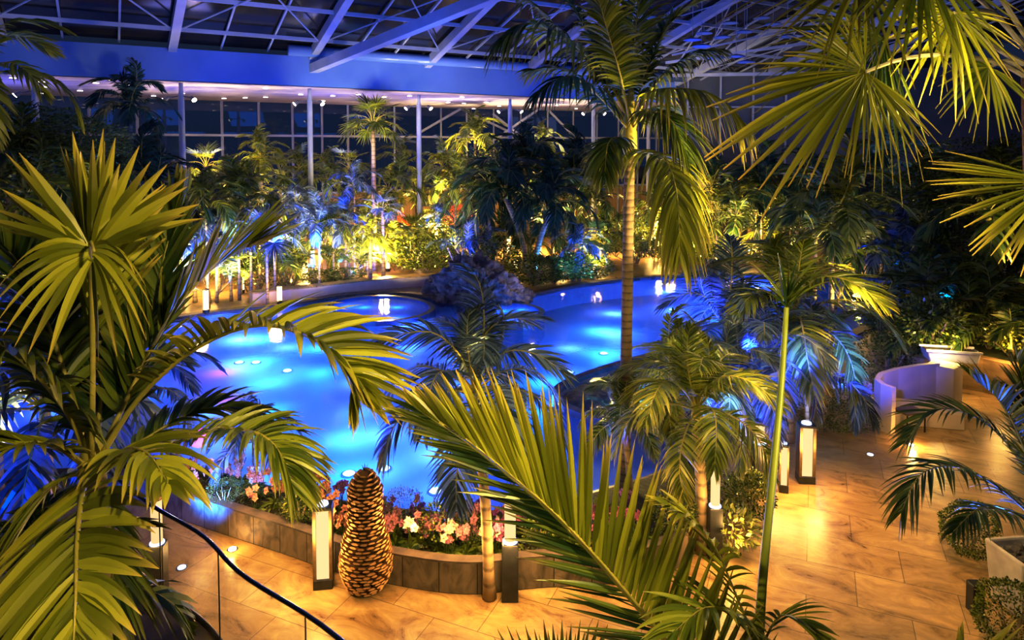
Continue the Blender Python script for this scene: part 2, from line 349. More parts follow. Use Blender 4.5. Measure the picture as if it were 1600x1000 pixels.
def frond_mesh(name, P, n=36, L=0.55, W=0.035, a0=70, a1=22, droop=0.35, start=0.16, vee=0.25, up=V((0, 0, 1)), K=5, fold=True,
               rg=rnd, rad=0.014, mats=None, org=V((0, 0, 0)), ns=24, jit=5, sides=(-1, 1), Ls=(1, 1), lp=None, split=False, stalk_only=False):
    cur = [p-org for p in catmull(P, ns)]; mb = MB(); st = MB() if split else mb
    m = len(cur)
    st.tube(cur, [rad*(1.0-0.85*i/(m-1))*(1.5 if i == 0 else 1) for i in range(m)], 6, mi=0 if split else 1)
    for i in range(n):
        u = i/(n-1); t = start+(1-start)*u*0.995
        x = t*(m-1); k = min(int(x), m-2); fr = x-k
        p = cur[k].lerp(cur[k+1], fr); T = (cur[k+1]-cur[k]).normalized()
        Sd = T.cross(up); Sd = Sd.normalized() if Sd.length > 0.05 else V((1, 0, 0))
        Nn = Sd.cross(T).normalized()
        l = lp(u) if lp else (max(0.22, math.sin(PI*(0.16+0.74*u)))**0.8)
        for si, s in enumerate(sides):
            a = math.radians(a0+(a1-a0)*u+rg.uniform(-jit, jit))
            d = T*math.cos(a) + Sd*s*math.sin(a) + Nn*(vee+rg.uniform(-0.08, 0.08))
            strip(mb, p, d, L*l*Ls[si]*rg.uniform(0.9, 1.08), W*rg.uniform(0.85, 1.1), T, droop*rg.uniform(0.6, 1.4), K, fold, rg)
    mats = mats or [M['leaf_mid'], M['stalk']]
    if split: return mb.mesh(name, mats[0]), st.mesh('stalk', mats[1], True)
    return mb.mesh(name, mats)
def fan_mesh(name, hub, axis, normal, L=0.8, n=26, spread=140, droop=0.3, pet=None, mats=None, org=V((0, 0, 0)), K=5, fold=True, rg=rnd, prad=0.014, tipw=0.1, lens=None, join=0.45):
    mb = MB(); hub = hub-org; A = axis.normalized(); Sd = A.cross(normal).normalized(); Nn = Sd.cross(A).normalized()
    if pet: mb.tube([p-org for p in catmull(pet, 12)], [prad*(1-0.4*i/11) for i in range(12)], 6, mi=1)
    da = math.radians(2*spread/(n-1))
    for i in range(n):
        th = math.radians(-spread)+da*i+rg.uniform(-0.03, 0.03)
        d = A*math.cos(th)+Sd*math.sin(th)+Nn*(0.18-0.1*abs(math.cos(th)))+V((rg.uniform(-.03, .03), rg.uniform(-.03, .03), rg.uniform(-.03, .03)))
        l = L*(0.78+0.22*math.cos(th))*rg.uniform(0.88, 1.08)
        if lens: l = L*lens(th)*rg.uniform(0.88, 1.08)
        Wm = 2*join*l*math.sin(da/2)*1.02
        pr = lambda s: (0.06+0.94*s/join) if s < join else max(tipw*0.5, 1-((s-join)/(1-join))**1.3)
        strip(mb, hub, d, l, Wm, d.cross(Nn), droop*rg.uniform(0.5, 1.5), K, fold, rg, prof=pr, roll=0.16)
    return mb.mesh(name, mats or [M['leaf_mid'], M['stalk']])

# ------------------------------------------------------------------ pool, deck, planters
FL = [(-110, 690), (-70, 625), (40, 575), (160, 528), (260, 500), (380, 484), (470, 474), (540, 462), (620, 459), (690, 466), (760, 470), (825, 462), (900, 447), (1000, 435), (1080, 431), (1170, 431),
      (1260, 432), (1340, 431), (1420, 438), (1450, 452), (1420, 472), (1370, 500), (1290, 535), (1215, 575), (1165, 620), (1130, 680), (1085, 730), (1010, 768), (900, 800), (800, 822),
      (700, 826), (600, 818), (500, 800), (420, 782), (340, 758), (260, 738), (140, 734), (0, 738), (-80, 722)]
pool_line = smooth_closed([G(*p) for p in FL], 5)
def ccw(L):
    return L if sum(L[i].x*L[(i+1) % len(L)].y-L[(i+1) % len(L)].x*L[i].y for i in range(len(L))) > 0 else L[::-1]
pool_line = ccw(pool_line)
outer = [V((-70, -6, 0)), V((70, -6, 0)), V((70, 80, 0)), V((-70, 80, 0))]
deck = struct(fill([outer, pool_line], 0.0, 'floor', M['floor']))
basin = MB(); n = len(pool_line)
for i in range(n):
    a, b = pool_line[i], pool_line[(i+1) % n]
    basin.add([V((a.x, a.y, 0)), V((b.x, b.y, 0)), V((b.x, b.y, -0.85)), V((a.x, a.y, -0.85))], [(0, 1, 2, 3)])
pb = basin.build('wall_pool_side', M['pool_tile']); struct(pb)
pf = fill([pool_line], -0.85, 'floor_pool', M['pool_tile']); struct(pf)
cop = wall_strip('trim_1', pool_line, -0.12, 0.05, 0.38, M['coping'], closed=True, side=-1); struct(cop)

def basin_ring(name, pts, label, top=0.16, wz=0.10, floor_mat='pool_tile', cat='pool basin'):
    L = ccw(smooth_closed([G(*p) for p in pts], 5))
    t = thing(name, label, cat, (L[0].x, L[0].y, -0.06)); o = V((L[0].x, L[0].y, -0.06))
    def rel(LL): return [p-o for p in LL]
    w = wall_strip('rim', rel(L), -0.8, top, 0.22, M['rim_tile'], t, closed=True, side=-1)
    fill([rel(L)], wz, 'basin_water', M['clear_water' if floor_mat == 'gold_rock' else 'water'], t)
    fill([rel(L)], wz-0.42, 'basin_floor', M[floor_mat], t)
    return t, L
b1, b1L = basin_ring('plunge_basin', [(520, 482), (545, 470), (600, 466), (650, 472), (672, 484), (650, 497), (600, 504), (545, 500)], 'round raised plunge basin with a dark tiled rim left of the black rock')
b2, b2L = basin_ring('plunge_basin', [(725, 486), (770, 476), (820, 480), (842, 490), (820, 505), (770, 510), (735, 502)], 'round raised plunge basin with a dark tiled rim directly in front of the black rock')
b3, b3L = basin_ring('grotto_basin', [(876, 618), (892, 602), (940, 583), (1010, 562), (1085, 545), (1120, 575), (1110, 625), (1050, 660), (1000, 668), (940, 655), (893, 638)], 'shallow stone-floored side basin with dark rim jutting into the pool', floor_mat='gold_rock')
# the single sheet of water
hole = [ccw([p for p in L]) for L in (b1L, b2L, b3L)]
wat = fill([pool_line]+hole, -0.07, 'pool_water', M['water']); tag(wat, 'blue lit water of the large winding swimming pool', 'pool water')
# planter wall and its bed
PW = [(150, 770), (225, 790), (300, 818), (380, 845), (450, 868), (520, 893), (600, 911), (660, 922), (710, 928), (760, 928), (830, 920), (900, 916), (960, 912), (1030, 900), (1075, 880)]
plantline = catmull([G(*p) for p in PW], 60)
wall = wall_strip('planter_wall', plantline, 0, 0.44, 0.10, M['planter_stone'], None, uv=True, side=1)
tag(wall, 'low curved slate-slab planter wall running along the near side of the pool', 'planter wall')
cap = wall_strip('coping_strip', [p for p in plantline], 0.441, 0.47, 0.17, M['coping'], wall, side=1)
bed_back = [G(*p) for p in [(1120, 760), (1090, 740), (1012, 776), (905, 808), (800, 832), (700, 836), (600, 828), (500, 810), (420, 792), (340, 768), (260, 748), (140, 742)]]
bl = [V((p.x, p.y+0.1, 0)) for p in plantline] + [V((p.x, p.y, 0)) for p in bed_back]
bed = fill([ccw(bl)], 0.36, 'planting_soil', M['soil']); tag(bed, 'dark soil bed of the flower planter beside the pool', 'soil')
bb = wall_strip('bed_back_edge', bed_back, 0.0, 0.36, 0.05, M['coping'], bed, side=-1)

# ------------------------------------------------------------------ building shell
fas = [V((-36, 18.2, 0)), V((-27, 23.2, 0)), V((-20, 27, 0)), V((-9.3, 33, 0)), V((6, 42.5, 0)), V((10.9, 45.5, 0))]
fm = wall_strip('wall_fascia', fas, 9.2, 10.6, 0.35, M['fascia'], side=1); struct(fm)
fac = catmull([V((-44, 32, 0)), V((-28, 38, 0)), V((-14.8, 45, 0)), V((-4.9, 51, 0)), V((8, 56, 0)), V((18, 57.5, 0))], 33)
sof = struct(fill([ccw([p.copy() for p in fas]+fac[::-1])], 9.2, 'ceiling_soffit', M['soffit']))
# glazed facade
gm = MB()
for a, b in zip(fac[:-1], fac[1:]):
    gm.add([V((a.x, a.y, 3.2)), V((b.x, b.y, 3.2)), V((b.x, b.y, 9.2)), V((a.x, a.y, 9.2))], [(0, 1, 2, 3)])
win = struct(gm.build('window_1', M['glass']))
lw = MB()
for a, b in zip(fac[:-1], fac[1:]):
    lw.add([V((a.x, a.y, 0)), V((b.x, b.y, 0)), V((b.x, b.y, 3.2)), V((a.x, a.y, 3.2))], [(0, 1, 2, 3)])
struct(lw.build('wall_back', M['warmwall']))
for i, p in enumerate(fac):
    mu = MB().box((0, 0, 4.6), (0.11, 0.16, 9.2)).build('mullion', M['steel'], None, (p.x, p.y-0.1, 0)); mu['kind'] = 'structure'; mu.name = 'trim_mullion'
rb = MB()
for a, b in zip(fac[:-1], fac[1:]):
    for z in (3.2, 7.05): rb.beam(V((a.x, a.y-0.15, z)), V((b.x, b.y-0.15, z)), 0.10, 0.14)
struct(rb.build('trim_2', M['steel']))
tb = MB()
for px0, py0, px1, py1, Y in ((625, 225, 720, 170, 50), (560, 205, 650, 222, 50), (770, 178, 830, 225, 51), (770, 220, 850, 165, 51), (850, 165, 905, 222, 53), (720, 170, 830, 222, 52)):
    tb.beam(D(px0, py0, Y), D(px1, py1, Y), 0.16, 0.16)
struct(tb.build('trim_3', M['steel']))
# columns under the fascia
cols = [(58, 28.2), (285, 31), (485, 33.9), (655, 37.9), (797, 41.2), (927, 43.8), (1013, 46.3)]
cn = ['leftmost slim white steel column carrying the blue fascia', 'slim white steel column rising left of the tall blue-lit palms', 'slim white steel column left of the tall fan palm',
      'slim white steel column right of the tall fan palm', 'slim white steel column above the dark palm grove', 'slim white steel column left of the tall central palm', 'slim white steel column hidden behind the tall central palm crown']
colpos = []
for (px, Y), lab in zip(cols, cn):
    p = D(px, 230, Y); p.z = 0; colpos.append(p)
    t = thing('steel_column', lab, 'column', p, 'columns under the fascia')
    MB().lathe([(0.17, 0.02), (0.15, 0.1), (0.13, 0.2), (0.13, 8.6), (0.09, 8.9), (0.09, 9.18)], seg=14).build('shaft', M['steel'], t, smooth=True)
    MB().lathe([(0.28, 0), (0.28, 0.04)], seg=14).build('base_plate', M['steel'], t)
    for s in (-1, 1):
        f = MB().beam((0, 0, 8.62), (0.55*s, -0.1, 8.5), 0.05, 0.05).build('bracket_arm', M['steel_dark'], t)
        h = MB(); h.tube([(0.5*s, -0.1, 8.56), (0.68*s, -0.2, 8.42)], [0.07, 0.12], 10); h.build('spotlight_head', M['steel_dark'], f)
        MB().tube([(0.68*s, -0.2, 8.42), (0.70*s, -0.21, 8.40)], [0.11, 0.11], 10).build('spotlight_lens', M['glow_white'], f)
# upper solid wall on the right, with glazing below
wr0, wr1, wr2 = V((11.2, 46.5, 0)), V((36, 46, 0)), V((52, 20, 0))
def upright(a, b, z0, z1, name, mat, th=0.25):
    return struct(MB().beam((a.x, a.y, (z0+z1)/2), (b.x, b.y, (z0+z1)/2), th, z1-z0).build(name, mat))
upright(wr0, wr1, 4.7, 11.6, 'wall_right_upper', M['darkwall']); upright(wr1, wr2, 0, 14, 'wall_right', M['darkwall'])
upright(wr0, wr1, 0.0, 4.6, 'window_2', M['glass'], 0.04)
upright(V((10, 60, 0)), V((52, 60, 0)), 0.0, 4.6, 'wall_far_right', M['darkwall'])
wm = MB()
for i in range(12):
    x = wr0.x+0.6+i*2.2; wm.box((x, 46.1, 2.3 if i > 3 else 5.8), (0.10, 0.16, 4.6 if i > 3 else 11.6))
wm.beam((11.2, 46.1, 4.55), (36, 46.1, 4.55), 0.14, 0.12); wm.beam((11.2, 46.1, 9.0), (18, 46.1, 9.0), 0.10, 0.10)
struct(wm.build('trim_4', M['steel']))
# roof: sloping glass on steel
u = (V((6, 42.5, 0))-V((-20, 27, 0))).normalized(); vv = V((u.y, -u.x, 0)); RS = 0.30
O0 = V((-9.6, 33.0, 10.65))
def RP(a, b, dz=0): return O0+u*a+vv*b+V((0, 0, RS*b+dz))
rg_ = MB(); rg_.add([RP(-40, -0.4, 0.35), RP(46, -0.4, 0.35), RP(46, 42, 0.35), RP(-40, 42, 0.35)], [(0, 1, 2, 3)])
struct(rg_.build('ceiling', M['roofglass']))
rf = MB()
for k in range(-5, 7): rf.beam(RP(k*6.0, -0.3), RP(k*6.0, 42), 0.34, 0.42)
for j in range(0, 14):
    b = 1.6+j*2.7; rf.beam(RP(-40, b, 0.05), RP(46, b, 0.05), 0.12, 0.16)
for k in range(-10, 14):
    if k % 2: rf.beam(RP(k*3.0-1, -0.3, 0.2), RP(k*3.0-1, 42, 0.2), 0.08, 0.10); rf.beam(RP(k*3.0+1, -0.3, 0.2), RP(k*3.0+1, 42, 0.2), 0.08, 0.10)
for k in range(-3, 6):
    for j in (0, 3, 6):
        b = 1.6+j*2.7; rf.beam(RP(k*6, b, -0.05), RP(k*6+6, b+8.1, -0.05), 0.05, 0.05); rf.beam(RP(k*6+6, b, -0.05), RP(k*6, b+8.1, -0.05), 0.05, 0.05)
struct(rf.build('trim_5', M['steel']))
# wide gutter tube and struts
gt = MB(); gt.tube([RP(-1.2, 0.5, 0.0), RP(24, 0.5, 0.0)], 0.26, 12); struct(gt.build('trim_6', M['fascia'], smooth=True))
bm = MB(); A0 = D(488, 108, 33.0); A1 = D(782, -12, 24.0); bm.beam(A0, A0+(A1-A0)*2.2, 0.42, 0.42)
struct(bm.build('trim_7', M['steel']))
# downlights in the soffit
dl = 0
def soffit_light(px, py):
    global dl
    p = G(px, py, 9.15)
    if p.y < 10 or p.y > 60: return
    t = thing('ceiling_downlight', 'small glowing round downlight in the glossy purple soffit above the glass wall', 'ceiling light', (p.x, p.y, 9.2), 'soffit downlights')
    MB().lathe([(0.15, -0.03), (0.17, 0.0)], seg=12).build('trim_ring', M['steel'], t); MB().lathe([(0.12, -0.06), (0.12, -0.035)], seg=12).build('lens', M['glow_soffit'], t)
for p in [(65, 128), (70, 136), (68, 146), (150, 130), (175, 126), (125, 142), (240, 150), (285, 146), (350, 154), (383, 153), (415, 152), (415, 138), (470, 148), (520, 150), (505, 158), (560, 148), (600, 152), (700, 160), (722, 152), (725, 162), (740, 170), (760, 160), (830, 168), (870, 165), (900, 170), (640, 150), (780, 166), (20, 122)]:
    soffit_light(*p)
# dishes made up to stand for blue ceiling reflections at the right
for i, (px, py, Y) in enumerate([(1082, 62, 34), (1096, 72, 33), (1128, 58, 35), (1140, 36, 36), (1163, 50, 35), (1118, 90, 34), (1150, 88, 33), (1166, 97, 33), (1190, 28, 36), (1230, 57, 33), (1262, 48, 34), (1100, 52, 36), (1208, 38, 35)]):
    p = D(px, py, Y)
    t = thing('glint_dish', 'round dish standing in for a blue ceiling reflection under the roof at the right', 'reflection stand-in', p, 'round dishes standing in for reflections')
    MB().lathe([(0.02, 0.12), (0.25, 0.07), (0.42, 0.0), (0.44, -0.03), (0.40, -0.02), (0.22, 0.04), (0.01, 0.08)], seg=18).build('dish', M['fascia'], t, smooth=True)
    d = abs((p-O0).dot(vv)); zr = O0.z+RS*max(0, (p-O0).dot(vv))
    MB().tube([(0, 0, 0.1), (0, 0, zr-p.z)], 0.015, 5).build('rod', M['steel'], t)
cg = MB()
for k in range(9):
    a = D(1060+k*32, 98-k*5, 40); b = D(1110+k*30, 20+k*9, 37); cg.beam(a, b, 0.07, 0.07)
cg.beam(D(1040, 98, 40), D(1330, 58, 36), 0.14, 0.14); cg.beam(D(1050, 118, 44), D(1400, 112, 44), 0.16, 0.2); cg.beam(D(1050, 86, 38), D(1330, 26, 38), 0.1, 0.1)
struct(cg.build('trim_8', M['steel']))

# ------------------------------------------------------------------ rock, stone and furniture
def rock_mesh(name, size, seed, sub=3, rough=0.35, f=1.6):
    import bmesh
    bm_ = bmesh.new(); bmesh.ops.create_icosphere(bm_, subdivisions=sub, radius=1.0)
    o = V((seed*7.3, seed*3.1, seed*1.7))
    for v in bm_.verts:
        d = v.co.normalized()
        k = 1+rough*noise.noise(d*f+o)+rough*0.55*noise.noise(d*f*2.7+o)+rough*0.3*noise.noise(d*f*6+o)
        v.co = V((d.x*size[0]*k, d.y*size[1]*k, d.z*size[2]*k))
    me = bpy.data.meshes.new(name); bm_.to_mesh(me); bm_.free(); me.materials.append(M['rock']); return me
for i, (px, py, r, hz, lab) in enumerate([
    (700, 462, 0.95, 1.05, 'bluish lava boulder at the left end of the black rock pile'), (738, 466, 1.5, 1.95, 'tallest black lava boulder in the middle of the rock pile by the pool'),
    (768, 470, 1.15, 1.45, 'brownish lava boulder right of the tallest rock'), (796, 470, 0.85, 0.85, 'low lava boulder near the right end of the rock pile'),
    (814, 468, 0.5, 0.55, 'smallest lava boulder at the right tip of the rock pile')]):
    p = G(px, py); r *= 0.95; hz *= 0.62
    tag(link('lava_boulder', rock_mesh('lava_boulder', (r, r*0.8, hz), i+1, 5, 0.45, 2.0), None, (p.x, p.y, hz*0.40)), lab, 'rock', 'black rocks at the pool')
# footbridge slab over the basin
a, b = G(690, 466), G(468, 482)
t = thing('stone_bench_kerb', 'long low grey stone kerb wall along the far left edge of the pool', 'kerb wall', (b.x, b.y, 0))
LN = [G(*p) for p in [(395, 476), (440, 470), (490, 465), (560, 456), (620, 450), (680, 446)]]
wall_strip('kerb_body', [p-V((b.x, b.y, 0)) for p in LN], 0, 0.42, 0.5, M['cream'], t, side=1); wall_strip('kerb_top', [p-V((b.x, b.y, 0)) for p in LN], 0.42, 0.47, 0.56, M['floor'], t, side=1)
# curved bench wall at right
def plaster_wall(name, pts, h, th, label, cat='bench wall'):
    L = catmull([G(*p) for p in pts], 24); o = L[0].copy()
    w = wall_strip(name, [p-o for p in L], 0, h, th, M['cream'], None, side=1); w.location = o
    bv = w.modifiers.new('bevel', 'BEVEL'); bv.width = 0.02; bv.limit_method = 'ANGLE'; bv.angle_limit = 0.9
    return tag(w, label, cat)
L = [G(*p) for p in [(1392, 680), (1374, 672), (1364, 662), (1370, 651), (1395, 642), (1430, 635), (1460, 631)]]
o = L[0].copy(); w = wall_strip('bench_wall', [p-o for p in L], 0, 1.05, 0.12, M['cream'], None, side=-1); w.location = o
tag(w, 'curved cream plaster bench wall wrapping round the side table', 'bench wall')
p = G(1448, 668); bs = MB().box((0, 0, 0.19), (1.5, 0.75, 0.38), -0.25).build('seat_slab', M['cream'], None, (p.x+0.1, p.y+0.35, 0), bevel=0.03)
tag(bs, 'low cream plaster seat slab inside the curved bench wall', 'bench')
p = G(1482, 636); cb = MB().box((0, 0, 0.5), (0.62, 0.62, 1.0), 0.7).build('plaster_block', M['cream'], None, (p.x, p.y+0.2, 0), bevel=0.02)
tag(cb, 'square cream plaster block at the right end of the curved bench wall', 'plinth')
p = G(1414, 668); t = thing('side_table', 'small low side table with thin dark legs in front of the curved bench', 'side table', (p.x, p.y-0.15, 0), rz=0.3)
MB().box((0, 0, 0.45), (0.58, 0.44, 0.035)).build('table_top', M['bronze'], t, bevel=0.01)
for sx in (-1, 1):
    for sy in (-1, 1): MB().box((sx*0.25, sy*0.18, 0.216), (0.025, 0.025, 0.432)).build('leg', M['black'], t)
plaster_wall('bench_wall', [(1250, 642), (1272, 634), (1300, 630), (1335, 632), (1356, 640)], 0.62, 0.14, 'cream plaster bench wall behind the blue-lit small palm, left of the curved bench')
p = G(1281, 637); tag(MB().lathe([(0.05, 0), (0.045, 0.1), (0.045, 0.92), (0.06, 0.95)], seg=12).build('wooden_post', pbr('orange_wood', [(0.5, 0.2, 0.05), (0.7, 0.3, 0.1)], 5), None, (p.x, p.y-0.25, 0)), 'short orange wooden post standing before the plaster bench behind the blue palm', 'post')
# golden retaining wall and terrace
RW = catmull([G(*p) for p in [(1442, 614), (1480, 606), (1530, 612), (1570, 622), (1620, 630), (1700, 640)]], 20)
w = wall_strip('retaining_wall', RW, 0, 0.88, 0.3, M['wallstone'], None, side=1); tag(w, 'golden stone retaining wall behind the curved bench at the right', 'retaining wall')
tr = ccw([V((p.x, p.y+0.3, 0)) for p in RW] + [V((26, 16, 0)), V((28, 26.5, 0)), V((15.6, 23.6, 0)), V((11.8, 19.6, 0))])
tb_ = fill([tr], 0.84, 'terrace_bed', M['grass']); tag(tb_, 'raised planted bed behind the golden stone wall', 'planting bed')
te = wall_strip('bed_side', [V((11.0, 17.7, 0)), V((11.8, 19.6, 0)), V((15.6, 23.6, 0)), V((28, 26.5, 0))], 0, 0.86, 0.15, M['wallstone'], tb_, side=-1)
p = G(1484, 560, 0.9); t = thing('trough_planter', 'long shallow white trough planter on the bed behind the golden wall', 'planter', (p.x, p.y, 0.85), rz=-0.22)
prof = [(-0.55, 0), (0.55, 0), (0.62, 0.28), (-0.62, 0.28)]
tm = MB(); vs = []
for y0, inset in ((-0.26, 0), (0.26, 0)): vs += [V((x, y0, z)) for x, z in prof]
tm.add(vs, [(0, 1, 2, 3), (7, 6, 5, 4), (0, 4, 5, 1), (1, 5, 6, 2), (3, 7, 4, 0)]); tm.build('trough_body', M['concrete'], t, bevel=0.03)
MB().box((0, 0, 0.24), (1.12, 0.46, 0.05)).build('trough_soil', M['soil'], t)
for s in (-1, 1): MB().box((0, s*0.255, 0.29), (1.28, 0.06, 0.05)).build('trough_lip', M['concrete'], t)
# square urn with stones, lower right
p = G(1578, 985); UX, UY = p.x+0.50, p.y+0.45
t = thing('square_planter', 'tall square white concrete planter filled with dark stones at the right edge', 'planter', (UX, UY, 0), rz=0.12)
vs = []; 
for (hw, z) in ((0.26, 0), (0.32, 0.75), (0.33, 0.82), (0.27, 0.82), (0.25, 0.70)): vs += [V((sx*hw, sy*hw, z)) for sx, sy in ((-1, -1), (1, -1), (1, 1), (-1, 1))]
fs = [(0, 3, 2, 1)]+[(k*4+j, k*4+(j+1) % 4, k*4+4+(j+1) % 4, k*4+4+j) for k in range(4) for j in range(4)]+[(16, 17, 18, 19)]
MB().add(vs, fs).build('planter_body', M['concrete'], t, bevel=0.03)
for i in range(16):
    k = rock_mesh('planter_stone', (0.075, 0.06, 0.05), i+20, 2, 0.3)
    q = link('planter_stone', k, None, (UX+rnd.uniform(-.19, .19), UY+rnd.uniform(-.19, .19), 0.73+rnd.uniform(0, .04)), (0, 0, rnd.uniform(0, 3)))
    tag(q, 'fist-sized dark stone lying inside the square white planter', 'stone', 'stones in the square planter')
# pineapple trunk sculpture
p = G(565, 940); t = thing('pineapple_palm_trunk', 'pear-shaped trimmed palm trunk covered in tan leaf-base scales, by the planter', 'palm trunk', (p.x, p.y+0.3, 0))
PR = [(z*.96, r) for z, r in [(0.0, 0.20), (0.10, 0.28), (0.3, 0.345), (0.5, 0.345), (0.75, 0.30), (0.95, 0.245), (1.15, 0.22), (1.35, 0.225), (1.5, 0.23), (1.62, 0.19), (1.74, 0.11), (1.80, 0.04)]]
def rad(z):
    for (z0, r0), (z1, r1) in zip(PR[:-1], PR[1:]):
        if z <= z1: return r0+(r1-r0)*(z-z0)/(z1-z0)
    return 0.04
MB().lathe([(rad(z)*0.88, z) for z, r in PR], seg=28).build('core', M['scale_dark'], t, smooth=True)
sm = MB(); rows = 34
for k in range(rows):
    z = 0.06+1.62*k/(rows-1); r = rad(z); cnt = max(6, int(2*PI*r/0.112))
    for j in range(cnt):
        a = 2*PI*(j+0.5*(k % 2))/cnt+rnd.uniform(-.06, .06); w = 0.054*rnd.uniform(0.8, 1.15); hh = 0.0145*rnd.uniform(0.8, 1.3)
        er = V((math.cos(a), math.sin(a), 0)); ta = V((-math.sin(a), math.cos(a), 0)); zz = z+rnd.uniform(-.012, .012)
        c0 = er*(r*0.86)+V((0, 0, zz-0.02)); c1 = er*(r*1.08+rnd.uniform(0, .012))+V((0, 0, zz+0.012))
        vs = [c0-ta*w-V((0, 0, hh)), c0+ta*w-V((0, 0, hh)), c0+ta*w+V((0, 0, hh)), c0-ta*w+V((0, 0, hh)),
              c1-ta*w*1.0, c1-ta*w*0.55-V((0, 0, hh*.9)), c1+ta*w*0.55-V((0, 0, hh*.9)), c1+ta*w*1.0, c1+ta*w*0.45+V((0, 0, hh)), c1-ta*w*0.45+V((0, 0, hh))]
        sm.add(vs, [(4, 5, 6, 7, 8, 9)], 0)
        sm.add(vs, [(0, 1, 6, 5), (0, 5, 4), (1, 7, 6), (2, 3, 9, 8), (3, 4, 9), (2, 8, 7), (0, 4, 3), (1, 2, 7)], 1)
sm.build('leaf_base_scales', [M['scale_tan'], M['scale_mid']], t)
tf = MB()
for i in range(14):
    a = i*0.9; strip(tf, V((0, 0, 1.70)), V((math.cos(a)*0.5, math.sin(a)*0.5, 1)), 0.13, 0.02, V((0, 0, 1)).cross(V((math.cos(a), math.sin(a), 0))), 0.1, 3, False)
tf.build('top_tuft', [M['leaf_dark']], t)

# ------------------------------------------------------------------ bollard lights
def bollard(px, py, kind, label, h=1.15, w=0.17, rz=0.0, power=30, Y=None, off=0.0):
    p = G(px, py); p.y += off
    t = thing('bollard_light', label, 'bollard light', (p.x, p.y, 0), 'glowing bollard lights', rz)
    if kind == 'panel':      # dark posts with a full-height lit panel
        MB().box((0, 0, 0.07), (w*1.35, w*1.2, 0.14)).build('base', M['black'], t, bevel=0.008)
        MB().box((0, 0, 0.14+(h-0.2)/2), (w*0.86, w*0.80, h-0.2)).build('light_panel', M['glow_warm'], t)
        for s in (-1, 1): MB().box((s*w*0.56, 0, 0.14+(h-0.18)/2), (w*0.22, w*1.1, h-0.18)).build('side_post', M['bronze'], t)
        MB().box((0, 0, h-0.03), (w*1.35, w*1.2, 0.05)).build('cap', M['black'], t, bevel=0.008)
        MB().lathe([(w*0.42, h-0.004), (w*0.40, h+0.02)], seg=14).build('top_lamp', M['glow_disc'], t)
    elif kind == 'tube':     # dark box below, glowing tube above
        MB().box((0, 0, 0.41), (w*1.35, w*1.2, 0.82)).build('base', M['black'], t, bevel=0.01)
        MB().lathe([(w*0.62, 0.821), (w*0.62, 0.835), (w*0.52, 0.85)], seg=16).build('lamp_disc', M['glow_disc'], t)
        MB().lathe([(w*0.46, 0.85), (w*0.46, h)], seg=16).build('light_tube', M['glow_warm'], t, smooth=True)
        MB().lathe([(w*0.6, h), (w*0.6, h+0.05)], seg=16).build('cap', M['bronze'], t)
    else:
        MB().lathe([(w*0.5, 0), (w*0.5, 0.16)], seg=10).build('base', M['black'], t)
        MB().lathe([(w*0.42, 0.16), (w*0.42, h)], seg=10).build('light_tube', M['glow_far'], t)
        MB().lathe([(w*0.5, h), (w*0.5, h+0.04)], seg=10).build('cap', M['black'], t)
    if power:
        lamp('POINT', (p.x, p.y-w*1.3-0.12, h*0.6), WARM, power, 0.18, name='bollard_glow')
    return t
bollard(506, 914, 'panel', 'square lit bollard left of the scaly pineapple trunk', 1.2, 0.2, 0.15, 45)
bollard(248, 938, 'tube', 'dark-based glowing bollard behind the curved handrail at lower left', 1.45, 0.16, 0.1, 25)
bollard(797, 935, 'tube', 'dark-based glowing bollard beside the leaning palm trunk at the planter', 1.4, 0.17, 0, 40)
bollard(1116, 872, 'tube', 'dark-based glowing bollard among the variegated shrubs', 1.5, 0.15, 0, 35)
bollard(1258, 752, 'panel', 'tall bright lit panel bollard under the blue palm beside the walkway', 1.12, 0.22, -0.1, 45)
bollard(1186, 760, 'tube', 'dark-based bollard between two lit palm trunks at the walkway edge', 1.2, 0.18, 0, 25)
bollard(1224, 768, 'panel', 'lit bollard half hidden behind the long green stalk', 0.9, 0.12, -0.3, 25)
p = G(1523, 955); tag(MB().box((0, 0, 0.2), (0.16, 0.16, 0.4)).build('square_post', M['black'], None, (p.x, p.y, 0), bevel=0.01), 'short black square post at the left side of the white planter', 'post')
for i, (px, py, h, lab) in enumerate([
    (437, 476, 0.75, 'slim white light post at the far pool edge directly below a blue-lit palm'), (378, 458, 0.95, 'slim white light post behind the left end of the far kerb wall'), (322, 490, 0.9, 'slim white light post nearest the left far corner of the pool'),
    (443, 412, 0.7, 'small light post among trunks left of the second white column'), (527, 428, 0.95, 'bright light post right of the second white column'), (519, 436, 0.45, 'short light post in the grass right of the second white column'),
    (606, 424, 0.8, 'light post beside the small palm on the far path'), (655, 418, 0.8, 'light post at the left of the round bush on the far path'), (806, 424, 0.6, 'short light post just right of the rock pile'), (795, 400, 1.0, 'tall light post behind the dark palm trunks'),
    (878, 422, 0.75, 'light post in the border right of the rock pile'), (843, 408, 0.8, 'light post behind the far border right of the dark trunks'), (930, 430, 0.5, 'low light post close to the far edge left of the central palm trunk'), (1016, 398, 1.2, 'tall light post on the far path right of the central palm'),
    (1045, 415, 0.7, 'light post right of the drooping golden frond'), (1135, 412, 0.7, 'first small light post in the far border right of the path'), (1157, 408, 0.7, 'second small light post in the far border right of the path'), (1337, 418, 0.7, 'small light post in the far right alcove'),
    (290, 455, 0.9, 'light post glowing blue-white at the foot of the left white column'), (562, 404, 0.8, 'light post deep among the trunks behind the fan palm'), (735, 402, 0.8, 'light post behind the rock pile')]):
    bollard(px, py, 'far', lab, h, 0.24, 0, 0)
    if i % 2 == 0 or i > 11:
        p = G(px, py); lamp('POINT', (p.x, p.y-0.5, 0.9), WARM, 60, 0.25, name='bollard_glow')
